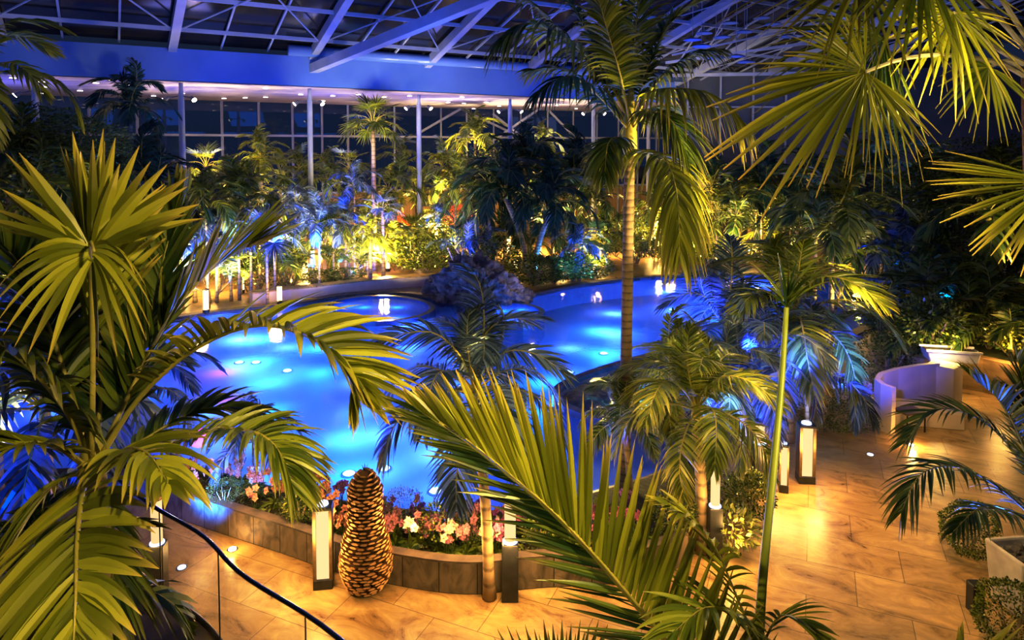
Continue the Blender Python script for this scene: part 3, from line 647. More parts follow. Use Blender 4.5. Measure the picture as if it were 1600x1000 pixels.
# recessed floor lights
for px, py, lab, pw in [(368, 852, 'small bright recessed floor light at the foot of the slate planter wall', 9), (1418, 692, 'small bright recessed floor light in front of the curved bench', 25), (1355, 707, 'small recessed blue floor light on the walkway', 0), (290, 880, 'small recessed blue floor light behind the handrail', 0)]:
    p = G(px, py); col = 'glow_disc' if 'blue' in lab else 'glow_white'
    t = thing('floor_light', lab, 'floor light', (p.x, p.y-0.12, 0)); MB().lathe([(0.08, 0), (0.08, 0.012)], seg=16).build('bezel', M['chrome'], t); MB().lathe([(0.06, 0.012), (0.06, 0.02)], seg=16).build('lens', M[col], t)
    if pw: lamp('POINT', (p.x, p.y-0.2, 0.15), WARM, pw, 0.05, name='floor_glow')
lamp('SPOT', (4.4+2.0, 12.5, 3.0), (0.15, 0.2, 1.0), 160, 0.05, G(1355, 705), 12, name='blue_spot'); lamp('SPOT', (-4.0, 9.5, 3.4), (0.15, 0.2, 1.0), 60, 0.05, G(308, 900), 16, name='blue_spot')
# red parasols far back
for px, py, lab, w_ in ((612, 352, 'red glowing domed parasol beside the tall fan palm trunk', 1.15), (716, 346, 'red glowing domed parasol half hidden by leaves left of the dark grove', 1.0)):
    p = D(px, py, 40); t = thing('parasol', lab, 'parasol', (p.x, p.y, 0), 'red parasols')
    z = p.z
    MB().lathe([(w_, z-0.15), (w_*0.97, z+0.1), (w_*0.8, z+0.5), (w_*0.5, z+0.85), (w_*0.12, z+1.05), (0.02, z+1.1)], seg=16).build('canopy', M['red_glow'], t, smooth=True)
    MB().tube([(0, 0, 0), (0, 0, z+1.0)], 0.05, 8).build('pole', M['steel_dark'], t)
    lamp('POINT', (p.x, p.y-0.1, z-0.5), (1, 0.15, 0.05), 25, 0.2, name='parasol_glow')
# submerged pool lamps (bright flush discs on the pool floor) and their light
pool_l = [(545, 738), (600, 730), (680, 765), (943, 551), (890, 580), (374, 565), (400, 565), (449, 578), (440, 490), (585, 486), (1050, 483), (1180, 470), (1330, 452), (1390, 445), (885, 470), (960, 455), (960, 520), (780, 540), (850, 640), (720, 600), (560, 640), (420, 640), (1060, 700), (330, 690), (200, 620), (80, 640), (340, 520), (1130, 500), (640, 540), (700, 690), (500, 580), (420, 745)]
for i, (px, py) in enumerate(pool_l):
    p = G(px, py, -0.8)
    if i < 16:
        t = thing('pool_floor_light', 'small bright round light set in the blue pool floor', 'pool light', (p.x, p.y, -0.85), 'lights in the pool floor')
        MB().lathe([(0.17, 0), (0.17, 0.03)], seg=14).build('bezel', M['chrome'], t); MB().lathe([(0.13, 0.03), (0.10, 0.05)], seg=14).build('lens', M['glow_pool'], t)
    far = p.y > 22
    lamp('POINT', (p.x, p.y, -0.36), (0.10, 0.24, 1.0) if i % 3 else (0.05, 0.40, 1.0), 290 if far else 145, 0.4, name='pool_glow')
lamp('POINT', G(350, 600, -0.4), (0.9, 0.05, 0.8), 50, 0.3, name='magenta_glow'); lamp('POINT', G(310, 610, 0.5), (1.0, 0.05, 0.15), 45, 0.2, name='red_glow')
for px, py in ((905, 612), (930, 640), (905, 628), (950, 650), (925, 600), (960, 618)):
    p = G(px, py, -0.3); tag(link('shelf_stone', rock_mesh('shelf_stone', (0.42, 0.35, 0.16), px, 3, 0.4), None, (p.x, p.y, -0.26)), 'golden river stone in the shallow side basin', 'stone', 'stones in the side basin').data.materials[0] = M['gold_rock']
lamp('POINT', G(930, 640, 1.3), GOLD, 260, 0.2, name='basin_glow'); lamp('POINT', G(1010, 612, -0.1), (0.1, 0.6, 1.0), 90, 0.2, name='basin_glow')
for px, py, pw_ in ((570, 486, 70), (620, 486, 70), (545, 484, 60), (785, 492, 60), (815, 490, 50)): lamp('POINT', G(px, py, -0.1), (0.03, 0.22, 1.0), pw_, 0.25, name='basin_glow')
# curved glass balustrade at lower left with its balcony slab
BL = catmull([V((-5.4, 8.6, 0)), V((-4.11, 7.5, 0)), V((-3.2, 6.85, 0)), V((-2.53, 6.2, 0)), V((-1.57, 5.5, 0)), V((-0.6, 4.6, 0))], 30)
t = thing('glass_balustrade', 'curved glass balustrade with a dark metal handrail at the lower left', 'balustrade', (-2.53, 6.2, 1.3)); o = V((-2.53, 6.2, 1.3))
MB().tube([V((p.x, p.y, 2.30))-o for p in BL], 0.02, 10).build('handrail', M['rail'], t, smooth=True)
MB().tube([V((p.x, p.y, 1.36))-o for p in BL], 0.03, 8).build('base_shoe', M['bronze'], t, smooth=True)
gp = MB()
for a, b in zip(BL[:-1], BL[1:]): gp.add([V((a.x, a.y, 1.38))-o, V((b.x, b.y, 1.38))-o, V((b.x, b.y, 2.28))-o, V((a.x, a.y, 2.28))-o], [(0, 1, 2, 3)])
gp.build('glass_panel', M['rail_glass'], t)
for k in (7, 14, 22):
    p = BL[k]; MB().tube([V((p.x, p.y, 1.36))-o, V((p.x, p.y, 2.28))-o], 0.007, 6).build('panel_joint', M['black'], t)
sl = ccw([V((p.x, p.y, 0)) for p in BL]+[V((-1.2, 4.1, 0)), V((-3.0, 4.7, 0)), V((-6.4, 7.9, 0))])
s_ = struct(fill([sl], 1.31, 'floor_balcony', M['floor'])); struct(wall_strip('trim_9', sl, 1.1, 1.30, 0.05, M['bronze'], closed=True, side=1))

# ------------------------------------------------------------------ plants: shared meshes
def local(P, s=1.0): return [V(p)*s for p in P]
def bgset(key, leaf, n, L, W, K=3):
    out = []
    for j, P in enumerate([[(0, 0, 0), (.28, 0, .20), (.6, 0, .27), (.85, .03, .12), (1.0, .05, -.14)],
                           [(0, 0, 0), (.3, .02, .12), (.6, 0, .10), (.84, -.03, -.10), (.95, -.04, -.38)],
                           [(0, 0, 0), (.25, 0, .26), (.52, 0, .46), (.8, 0, .55), (1.02, 0, .48)]]):
        out.append(frond_mesh('frond', local(P), n, L, W, 68, 20, 0.45, 0.16, 0.15, K=K, fold=False, rg=random.Random(j+3), rad=0.012, mats=[M[leaf], M['stalk']], ns=12))
    return out
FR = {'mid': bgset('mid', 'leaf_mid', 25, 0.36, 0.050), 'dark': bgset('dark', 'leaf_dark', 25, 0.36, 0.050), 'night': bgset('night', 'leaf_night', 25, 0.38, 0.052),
      'fine': bgset('fine', 'leaf_dark', 46, 0.31, 0.022, 4), 'bluelit': bgset('bluelit', 'leaf_bluelit', 25, 0.36, 0.050), 'fine_bluelit': bgset('fine_bluelit', 'leaf_bluelit', 46, 0.31, 0.022, 4), 'finemid': bgset('finemid', 'leaf_mid', 46, 0.31, 0.022, 4)}
def fanset(leaf):
    out = []
    for j in range(2):
        out.append(fan_mesh('fan_frond', V((.55, 0, .16-.1*j)), V((1, 0, -.25-.3*j)), V((0.25, 0, 1)), 0.52, 24, 125, 0.16+.12*j, [V((0, 0, 0)), V((.28, 0, .12)), V((.55, 0, .16-.1*j))], [M[leaf], M['stalk']], K=4, fold=False, rg=random.Random(j+9), prad=0.012))
    return out
FAN = {'bluelit': fanset('leaf_bluelit'), 'mid': fanset('leaf_mid'), 'dark': fanset('leaf_dark'), 'night': fanset('leaf_night')}
TR = {}
def trunk(kind, h, r, mat):
    pass
def palm(base, h, R, label, kind='feather', leaf='mid', nf=13, tr=0.09, lean=(0, 0), seed=0, tmat='trunk', cat='palm', group='palms around the pool', elev=(70, -25), crown=None, z0=0.0, width=1.0):
    rg = random.Random(seed*13+5); b = V((base.x, base.y, z0))
    t = thing({'feather': 'feather_palm', 'fan': 'fan_palm', 'clump': 'clumping_palm'}[kind], label, cat, b, group)
    top = V((lean[0], lean[1], h))
    if kind == 'clump':
        for k in range(5):
            a = k*1.3+seed; q = V((math.cos(a)*0.3, math.sin(a)*0.3, 0)); w = q*2.6+V((0, 0, h*rg.uniform(.75, 1)))
            MB().tube([q*0.5, q*1.1+V((0, 0, h*.4)), w], [tr*.5, tr*.42, tr*.35], 7).build('stem', M[tmat], t, smooth=True)
            for j in range(max(3, nf//5)):
                az = a+(j-1)*1.5+rg.uniform(-.4, .4); el = math.radians(rg.uniform(15, 65)); s = R*rg.uniform(.8, 1.1)
                link('frond', FR[leaf][rg.randrange(3)], t, w-V((0, 0, .05)), (rg.uniform(-.3, .3), -el, az), (s, s*width, s))
        return t, b+top
    c1 = V((lean[0]*0.3, lean[1]*0.3, h*0.5))
    pts = catmull([V((0, 0, 0)), c1, top], 9)
    MB().tube(pts, [tr*(1.25 if i == 0 else 1.0-0.03*i) for i in range(9)], 10).build('trunk', M[tmat], t, smooth=True)
    if kind == 'feather':
        MB().tube([top-V((0, 0, .02)), top+V((0, 0, R*0.1)), top+V((0, 0, R*0.2))], [tr*0.85, tr*0.7, tr*0.3], 8).build('crown_shaft', M['stalk'], t, smooth=True)
        top2 = top+V((0, 0, R*0.12))
    else: top2 = top
    for k in range(nf):
        f = k/(nf-1); az = k*2.399+seed; el = math.radians(elev[0]+(elev[1]-elev[0])*f+rg.uniform(-8, 8)); s = R*rg.uniform(0.85, 1.08)*(0.8 if f < 0.12 else 1)
        if kind == 'fan': me = FAN[leaf][1 if f > .5 else 0]
        else: me = FR[leaf][2 if f < .2 else (0 if f < .6 else 1)]
        link('frond', me, t, top2, (rg.uniform(-.25, .25), -el, az), (s, s*width, s))
    return t, b+top2
def at(px, pyc, Y, R=0):       # crown pixel and distance -> ground point and height
    p = D(px, pyc, Y); return V((p.x, p.y, 0)), p.z
# ------------------------------------------------------------------ background palms
upl = []
def bgp(px, py, Y, R, label, kind='feather', leaf='mid', nf=13, light=None, pw=300, tr=0.09, lean=(0, 0), seed=None, tmat='trunk', z0=0.0, elev=(70, -25), group='palms around the pool', width=1.0, loff=(0.5, -0.7)):
    b, z = at(px, py, Y)
    top_off = 0.12*R if kind == 'feather' else 0
    h = z-z0-top_off
    if kind == 'clump': h = max(0.3, h-R*0.3)
    b = V((b.x-lean[0], b.y-lean[1], 0))
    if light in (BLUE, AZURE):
        leaf = 'bluelit'; pw *= 2.2; light = (0.0, 0.07, 1.0) if light is BLUE else (0.03, 0.18, 1.0)
    elif light is GOLD: pw *= 3.0
    t, top = palm(b, h, R, label, kind, leaf, nf, tr, lean, seed if seed is not None else int(px*7+py) % 97, tmat, group=group, z0=z0, elev=elev, width=width)
    if light is not None:
        lamp('SPOT', (b.x+loff[0], b.y+loff[1], z0+0.25), light, pw, 0.12, V((b.x+lean[0], b.y+lean[1], z)), 62, name='palm_uplight', blend=0.8)
    if leaf == 'bluelit': lamp('SPOT', (b.x+lean[0]-.6*R, b.y-2.4*R, z-.4), light, 1500, 0.15, V((b.x+lean[0], b.y, z-.1)), 65, name='palm_frontlight')  # unseen blue spot added before the crown so its fronds turn blue
    return t
L_ = bgp
L_(583, 196, 34.5, 1.95, 'tall fan palm with lit yellow lower leaves, between the second and third white columns', 'fan', 'mid', 22, GOLD, 1500, 0.13, seed=2)
L_(203, 168, 27, 1.7, 'tall dark feather palm silhouetted before the glass wall at the far left', 'feather', 'night', 15, None, seed=4, tmat='trunk_grey')
L_(322, 262, 34, 1.5, 'yellow-lit fan palm right beside the left white column', 'fan', 'mid', 14, GOLD, 1500)
L_(352, 292, 31.5, 1.5, 'golden-lit feather palm just right of the left white column', 'feather', 'mid', 14, GOLD, 1300)
L_(408, 246, 35.5, 1.6, 'tallest yellow-lit feather palm between the left and second white columns', 'feather', 'mid', 16, GOLD, 1600)
L_(402, 296, 32, 1.4, 'drooping yellow-lit fan palm in front of the tallest one between the columns', 'fan', 'mid', 14, GOLD, 1300)
L_(437, 272, 33, 1.3, 'green fan palm left of the second white column', 'fan', 'mid', 14, GOLD, 900)
L_(467, 262, 37, 1.4, 'dim feather palm behind the second white column', 'feather', 'dark', 13, GOLD, 600)
L_(512, 282, 35, 1.6, 'yellow-green feather palm right of the second white column', 'feather', 'mid', 14, GOLD, 1400)
L_(545, 262, 38, 1.5, 'dim fan palm behind the tall fan palm trunk', 'fan', 'mid', 13, GOLD, 700)
L_(428, 345, 28.6, 1.35, 'blue-lit feather palm standing right at the far pool edge', 'feather', 'mid', 15, AZURE, 700, 0.06, seed=3)
L_(498, 350, 30.5, 1.5, 'blue-lit palm with a pale forked trunk in front of the second column', 'feather', 'mid', 13, AZURE, 900, 0.06, seed=6, tmat='trunk_grey')
L_(462, 322, 32.5, 1.5, 'deep blue drooping palm between the second column and the pool', 'feather', 'mid', 15, BLUE, 1200, 0.07, seed=8)
L_(302, 352, 27.5, 1.4, 'deep blue lit palm at the foot of the left white column', 'feather', 'mid', 16, BLUE, 1400, 0.08, seed=9)
L_(340, 338, 29.5, 1.4, 'blue lit palm right of the left column, second from it', 'feather', 'mid', 14, BLUE, 1200, 0.08, seed=12)
L_(270, 392, 26, 1.1, 'low blue lit palm left of the left white column', 'feather', 'mid', 14, AZURE, 500, 0.07, seed=14)
L_(375, 372, 29.0, 1.2, 'green feather palm over the far walkway left of the blue palms', 'feather', 'mid', 13, GOLD, 300, 0.06, seed=15)
L_(540, 352, 32, 1.3, 'dark palm with a deep blue side left of the tall fan palm trunk', 'feather', 'dark', 14, BLUE, 800, 0.08, seed=16)
L_(578, 368, 30.2, 1.0, 'small palm with a short orange-lit trunk on the far walkway', 'feather', 'mid', 13, GOLD, 180, 0.09, seed=17)
L_(608, 300, 39, 1.5, 'gold fan palm behind the left red parasol', 'fan', 'mid', 14, GOLD, 1200)
L_(652, 302, 40, 1.5, 'bright yellow fan palm at the foot of the third white column', 'fan', 'mid', 14, GOLD, 1500)
L_(628, 262, 42, 1.8, 'dim green palm left of the third white column near the glass', 'feather', 'dark', 13, GOLD, 700)
L_(598, 328, 33, 1.2, 'blue fan palm close to the right of the tall fan palm trunk', 'fan', 'mid', 13, BLUE, 900)
L_(690, 262, 40, 1.7, 'green palm right of the third white column', 'feather', 'mid', 14, GOLD, 1300)
L_(712, 285, 37, 1.8, 'yellow-lit feather palm left of the dark grove', 'feather', 'mid', 15, GOLD, 1500)
L_(742, 218, 44, 2.0, 'pale yellow palm crown reaching the glass wall braces', 'feather', 'mid', 17, GOLD, 3000)
L_(846, 222, 44, 1.5, 'pale green palm crown just right of the fifth white column', 'feather', 'mid', 15, GOLD, 3000)
L_(684, 335, 38.5, 1.0, 'small blue palm between the red parasols', 'feather', 'mid', 12, AZURE, 600, 0.06)
L_(640, 362, 35, 1.2, 'green clump of young palm on the round bed beyond the far walkway', 'clump', 'mid', 20, GOLD, 200)
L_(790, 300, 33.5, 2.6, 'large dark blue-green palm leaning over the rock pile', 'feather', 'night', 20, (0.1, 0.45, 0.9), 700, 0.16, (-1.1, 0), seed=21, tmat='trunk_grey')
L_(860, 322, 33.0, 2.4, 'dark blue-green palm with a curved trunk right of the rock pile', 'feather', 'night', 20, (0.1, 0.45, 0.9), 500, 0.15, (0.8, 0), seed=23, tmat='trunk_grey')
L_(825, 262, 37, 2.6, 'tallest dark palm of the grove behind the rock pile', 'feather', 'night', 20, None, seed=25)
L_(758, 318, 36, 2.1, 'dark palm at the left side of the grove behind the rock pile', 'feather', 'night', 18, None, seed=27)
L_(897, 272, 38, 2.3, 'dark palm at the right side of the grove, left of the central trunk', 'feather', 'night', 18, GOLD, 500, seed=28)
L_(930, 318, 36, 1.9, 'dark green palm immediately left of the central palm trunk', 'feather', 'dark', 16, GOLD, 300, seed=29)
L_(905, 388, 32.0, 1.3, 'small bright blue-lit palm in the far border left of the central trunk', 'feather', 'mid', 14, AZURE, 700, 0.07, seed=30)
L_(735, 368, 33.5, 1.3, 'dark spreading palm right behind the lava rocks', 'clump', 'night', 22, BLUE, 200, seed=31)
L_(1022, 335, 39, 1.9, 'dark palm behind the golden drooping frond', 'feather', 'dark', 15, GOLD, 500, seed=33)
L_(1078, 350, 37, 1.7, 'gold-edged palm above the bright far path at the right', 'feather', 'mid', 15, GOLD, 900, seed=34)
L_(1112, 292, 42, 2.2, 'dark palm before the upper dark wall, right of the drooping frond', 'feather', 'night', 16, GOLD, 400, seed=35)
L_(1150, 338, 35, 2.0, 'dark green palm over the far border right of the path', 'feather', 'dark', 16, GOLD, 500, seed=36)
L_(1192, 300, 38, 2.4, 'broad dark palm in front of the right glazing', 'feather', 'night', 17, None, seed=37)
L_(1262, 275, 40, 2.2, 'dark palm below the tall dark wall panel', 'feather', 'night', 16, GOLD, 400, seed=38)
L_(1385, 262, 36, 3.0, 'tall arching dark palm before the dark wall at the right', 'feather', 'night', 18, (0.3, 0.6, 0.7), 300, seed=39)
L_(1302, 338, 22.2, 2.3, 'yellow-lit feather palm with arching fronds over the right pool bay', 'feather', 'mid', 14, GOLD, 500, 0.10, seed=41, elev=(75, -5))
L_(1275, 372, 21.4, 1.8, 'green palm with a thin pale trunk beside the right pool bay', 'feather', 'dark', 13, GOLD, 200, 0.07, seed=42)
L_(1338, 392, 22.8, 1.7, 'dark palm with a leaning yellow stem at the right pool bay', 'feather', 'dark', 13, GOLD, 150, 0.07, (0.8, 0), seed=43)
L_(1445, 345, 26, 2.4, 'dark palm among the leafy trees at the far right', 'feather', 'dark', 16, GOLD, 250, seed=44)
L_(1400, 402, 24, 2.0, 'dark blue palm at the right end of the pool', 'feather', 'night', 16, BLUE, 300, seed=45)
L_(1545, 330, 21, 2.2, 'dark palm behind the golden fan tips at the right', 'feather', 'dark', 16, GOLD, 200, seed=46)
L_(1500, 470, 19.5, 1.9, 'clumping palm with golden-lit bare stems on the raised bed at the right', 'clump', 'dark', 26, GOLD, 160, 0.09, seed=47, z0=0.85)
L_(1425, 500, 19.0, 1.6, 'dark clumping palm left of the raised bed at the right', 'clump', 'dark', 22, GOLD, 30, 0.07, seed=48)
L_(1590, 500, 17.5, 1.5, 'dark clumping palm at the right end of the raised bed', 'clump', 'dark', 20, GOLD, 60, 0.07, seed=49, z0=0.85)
for i_, (px, py, Y_, R_, lab) in enumerate([(392, 405, 29.5, 1.5, 'leafy clump of palm at the start of the far walkway, left'), (448, 395, 31, 1.4, 'leafy clump of palm between the blue-lit palms on the far walkway'), (545, 398, 33, 1.4, 'leafy clump of palm left of the tall fan palm foot'),
        (615, 392, 35, 1.4, 'leafy clump of palm right of the tall fan palm foot'), (330, 415, 27.5, 1.4, 'leafy clump of palm at the far left pool corner'), (690, 385, 37, 1.5, 'leafy clump of palm left of the grove'), (985, 385, 36.5, 1.5, 'leafy clump of palm behind the central trunk'), (1100, 380, 37, 1.6, 'leafy clump of palm in the far right border')]):
    L_(px, py, Y_, R_, lab, 'clump', 'mid' if i_ % 3 else 'dark', 20, GOLD, 150, 0.05, seed=70+i_)
rz_ = random.Random(5)
ZL = [(250, 420, 26.5, 31, 'small palm in the crowded thicket behind the far left walkway'), (440, 600, 31, 38, 'small palm in the thicket between the second column and the tall fan palm'),
      (600, 720, 36, 42, 'small palm in the thicket around the red parasols'), (720, 960, 34.5, 40, 'small palm in the dark thicket behind the lava rocks'), (1000, 1250, 36, 42, 'small palm in the thicket beyond the far right path')]
for zi, (xa, xb, ya, yb, lab) in enumerate(ZL):
    for k in range(9):
        px = xa+(xb-xa)*(k+.5)/9+rz_.uniform(-6, 6); Y_ = rz_.uniform(ya, yb); pyc = rz_.choice([rz_.uniform(285, 330), rz_.uniform(340, 388), rz_.uniform(350, 388)])
        leaf = rz_.choice(['mid', 'mid', 'dark'] if zi != 3 else ['night', 'night', 'dark']); kd = rz_.choice(['feather', 'feather', 'fan'])
        lc = rz_.choice([GOLD, GOLD, BLUE, None]) if zi < 2 else (rz_.choice([GOLD, GOLD, None]) if zi != 3 else None)
        bgp(px, pyc, Y_, rz_.uniform(1.2, 1.9), lab, kd, leaf, 13, lc, 700, 0.06, seed=k+zi*20, group='small thicket palms '+'abcde'[zi])
# left side behind the foreground palm
L_(40, 300, 20, 2.2, 'dark feather palm behind the foreground palm at the far left', 'feather', 'dark', 16, GOLD, 300, seed=51)
L_(120, 330, 22.8, 2.2, 'dim feather palm behind the foreground palm stem', 'feather', 'dark', 16, GOLD, 200, seed=52)
L_(232, 300, 26, 2.2, 'dark feather palm left of the left white column', 'feather', 'night', 16, None, seed=53)
L_(60, 500, 12.4, 1.7, 'dark blue palm low at the left edge behind the big leaves', 'feather', 'dark', 16, BLUE, 200, 0.1, seed=54)
L_(190, 430, 24, 1.7, 'dim palm at the left pool corner', 'feather', 'dark', 14, BLUE, 250, 0.1, seed=55)
L_(-30, 120, 11, 1.35, 'gold-lit palm leaning in at the top left corner', 'feather', 'mid', 14, GOLD, 900, 0.1, seed=56, loff=(1.2, -1.5))
L_(70, 640, 9.5, 1.7, 'dark palm low at the left edge under the big golden fronds', 'feather', 'dark', 18, BLUE, 90, 0.1, seed=61)
L_(60, 985, 6.3, 1.3, 'dark palm at the bottom left corner under the big golden frond', 'feather', 'dark', 18, None, 0, 0.1, seed=62)
L_(210, 610, 12.5, 1.5, 'dark palm at the pool corner behind the yellow stalks', 'feather', 'dark', 16, BLUE, 90, 0.1, seed=63)
L_(395, 690, 12.1, 0.85, 'pale silvery blue feathery plant at the near pool edge', 'feather', 'fine', 14, AZURE, 30, 0.025, seed=57, tmat='trunk_grey')

# ------------------------------------------------------------------ mid palms round the pool
def mid(px, py, bpx, bpy, R, label, leaf, nf, tr, seed, warm, blue, elev=(78, -30), width=1.35, tmat='trunk'):
    b = G(bpx, bpy); p = D(px, py, b.y); h = p.z-0.12*R
    lean = (p.x-b.x, 0)
    t, top = palm(b, h, R, label, 'feather', leaf, nf, tr, lean, seed, tmat, elev=elev, width=width, group='palms at the near pool edge')
    return b, p
b, p = mid(742, 612, 765, 934, 1.45, 'leaning palm with a pale trunk rising from the floor at the slate planter', 'fine_bluelit', 20, 0.085, 3, 1, 1)
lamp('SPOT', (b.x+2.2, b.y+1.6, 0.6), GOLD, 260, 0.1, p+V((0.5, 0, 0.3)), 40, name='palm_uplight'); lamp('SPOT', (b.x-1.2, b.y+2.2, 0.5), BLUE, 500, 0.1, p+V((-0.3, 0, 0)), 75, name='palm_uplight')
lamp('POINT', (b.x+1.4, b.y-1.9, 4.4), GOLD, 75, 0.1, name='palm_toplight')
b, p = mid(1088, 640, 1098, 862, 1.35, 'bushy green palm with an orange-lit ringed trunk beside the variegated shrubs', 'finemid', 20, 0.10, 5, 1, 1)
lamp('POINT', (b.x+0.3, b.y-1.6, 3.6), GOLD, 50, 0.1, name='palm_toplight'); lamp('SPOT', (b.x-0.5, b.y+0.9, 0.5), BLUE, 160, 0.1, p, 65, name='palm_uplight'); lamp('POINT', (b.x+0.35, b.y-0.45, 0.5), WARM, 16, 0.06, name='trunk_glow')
b, p = mid(1152, 600, 1168, 752, 1.2, 'blue-lit palm with a pinkish trunk between the bollards', 'fine_bluelit', 18, 0.11, 7, 1, 1)
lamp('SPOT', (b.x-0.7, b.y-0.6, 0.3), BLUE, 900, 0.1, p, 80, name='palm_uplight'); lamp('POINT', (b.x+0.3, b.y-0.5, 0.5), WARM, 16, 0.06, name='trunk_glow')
b, p = mid(1258, 590, 1262, 705, 1.35, 'small palm with pale forked blue-lit stems above the bright panel bollard', 'fine_bluelit', 14, 0.05, 9, 0, 1, tmat='trunk_grey')
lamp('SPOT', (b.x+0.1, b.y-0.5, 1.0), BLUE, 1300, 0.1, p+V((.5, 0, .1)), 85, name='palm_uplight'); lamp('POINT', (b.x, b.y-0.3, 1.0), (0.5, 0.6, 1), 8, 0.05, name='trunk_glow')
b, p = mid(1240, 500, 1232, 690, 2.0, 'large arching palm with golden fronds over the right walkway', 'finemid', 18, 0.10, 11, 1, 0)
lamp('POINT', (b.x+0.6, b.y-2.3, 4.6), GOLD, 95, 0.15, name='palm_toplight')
b, p = mid(1135, 512, 1140, 672, 1.8, 'blue palm leaning over the side basin', 'fine_bluelit', 18, 0.09, 13, 0, 1)
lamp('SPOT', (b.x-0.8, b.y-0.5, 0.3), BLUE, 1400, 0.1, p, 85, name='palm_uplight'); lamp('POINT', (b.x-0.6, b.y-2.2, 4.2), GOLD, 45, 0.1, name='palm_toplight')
b, p = mid(1195, 560, 1200, 715, 1.4, 'dark blue bushy palm between the walkway bollards and the pool', 'fine_bluelit', 18, 0.09, 15, 0, 1)
lamp('SPOT', (b.x+0.1, b.y-0.8, 0.3), BLUE, 900, 0.1, p, 85, name='palm_uplight')
b, p = mid(1060, 600, 1068, 752, 1.25, 'palm with yellow-tipped fronds at the pool edge left of the orange trunk', 'finemid', 17, 0.09, 17, 1, 1)
lamp('POINT', (b.x-0.4, b.y-1.8, 3.3), GOLD, 34, 0.15, name='palm_toplight')
b, p = mid(975, 655, 985, 800, 0.9, 'low dark palm tuft around the foot of the tall central palm', 'fine', 15, 0.06, 19, 1, 1)

for px_, py_, Y_, pw_ in ((600, 640, 9.4, 60), (660, 520, 10.6, 30), (1350, 560, 13.2, 110), (1240, 545, 13.2, 50), (1130, 610, 12.0, 70), (1060, 520, 14.3, 70), (1090, 470, 15.0, 60), (1175, 520, 13.6, 40), (985, 640, 12.2, 30), (1180, 640, 11.6, 30)):
    q_ = D(px_, py_, Y_); lamp('SPOT', (q_.x-.5, q_.y-1.3, q_.z+.1), (0.02, 0.06, 1.0), pw_*20, .1, q_+V((0, .1, 0)), 56, name='blue_frontlight')  # unseen blue spots added in front of the fronds for blue patches
# ------------------------------------------------------------------ shrubs, leafy trees, flowers
def cloud(name, n, leaf, wd, mat, seed, squash=0.8, hollow=0.55):
    rg = random.Random(seed); mb = MB()
    for i in range(n):
        d = V((rg.gauss(0, 1), rg.gauss(0, 1), rg.gauss(0, 1))).normalized(); r = hollow+(1-hollow)*rg.random()**0.5
        k = 1+0.22*noise.noise(d*2.2+V((seed, 0, 0)))
        c = V((d.x*r*k, d.y*r*k, d.z*r*k*squash))
        a = (d+V((rg.uniform(-.9, .9), rg.uniform(-.9, .9), rg.uniform(-.6, .9)))).normalized()
        s = a.cross(V((rg.uniform(-1, 1), rg.uniform(-1, 1), rg.uniform(-1, 1)))).normalized()
        l = leaf*rg.uniform(.7, 1.2); w = wd*rg.uniform(.7, 1.2)
        mb.add([c, c+a*l*.5-s*w*.5, c+a*l, c+a*l*.5+s*w*.5], [(0, 1, 2, 3)]); tn = rg.random(); mb.t[-4:] = [(tn, 0), (tn, .5), (tn, 1), (tn, .5)]
    mb.tv = True; return mb.mesh(name, M[mat])
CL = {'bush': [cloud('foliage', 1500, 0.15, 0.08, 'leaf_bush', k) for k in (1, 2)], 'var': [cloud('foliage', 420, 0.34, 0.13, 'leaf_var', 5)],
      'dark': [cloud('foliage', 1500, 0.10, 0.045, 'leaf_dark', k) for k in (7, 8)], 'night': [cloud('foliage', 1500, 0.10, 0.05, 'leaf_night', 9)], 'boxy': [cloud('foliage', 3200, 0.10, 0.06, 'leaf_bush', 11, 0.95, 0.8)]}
def shrub(px, py, r, label, kind='bush', hz=None, z0=0.0, name='leafy_shrub', off=0.0, group=None):
    p = G(px, py, z0); hz = hz or r*0.85; sd = int(px*3+py)
    t = thing(name, label, 'shrub', (p.x, p.y+off, z0), group)
    st = MB()
    for k in range(4):
        a = k*1.6+sd; st.tube([(0, 0, -0.02), (math.cos(a)*r*.2, math.sin(a)*r*.2, hz*.5), (math.cos(a)*r*.4, math.sin(a)*r*.4, hz*1.1)], [r*.05, r*.035, r*.02], 5)
    st.build('stem', M['trunk'], t)
    link('foliage', CL[kind][sd % len(CL[kind])], t, (0, 0, hz), (0, 0, sd), (r, r, hz))
    return t
shrub(640, 421, 1.5, 'rounded leafy shrub in the round bed on the far walkway', 'bush', 1.0); shrub(668, 424, 1.2, 'low spreading shrub just left of the lava rocks', 'bush', 0.7)
shrub(835, 447, 1.3, 'green border shrub directly right of the lava rocks', 'bush', 0.75); shrub(865, 443, 1.2, 'yellow-green border shrub below the blue palm', 'bush', 0.7); shrub(895, 440, 1.2, 'border shrub between the blue palm and the pool', 'bush', 0.75); shrub(925, 436, 1.1, 'last border shrub left of the central trunk', 'bush', 0.6)
shrub(995, 412, 1.7, 'dark spiky rounded shrub right of the central trunk on the far path', 'dark', 1.5); shrub(1070, 414, 1.5, 'low dark shrub in the far border at the start of the right path', 'bush', 0.6); shrub(1108, 413, 1.6, 'long low shrub in the far border', 'bush', 0.6); shrub(1160, 413, 1.7, 'low shrub at the far border below the dark palms', 'bush', 0.6); shrub(1215, 412, 1.7, 'low golden-lit shrub at the right far border', 'bush', 0.7)
shrub(500, 444, 0.9, 'low grass-green shrub at the foot of the second white column', 'bush', 0.35); shrub(538, 440, 1.0, 'low shrub right of the short light post', 'bush', 0.35); shrub(405, 452, 1.6, 'twiggy shrub at the left far walkway', 'dark', 1.2); shrub(455, 448, 1.2, 'dark shrub beside the benches on the far walkway', 'dark', 0.6)
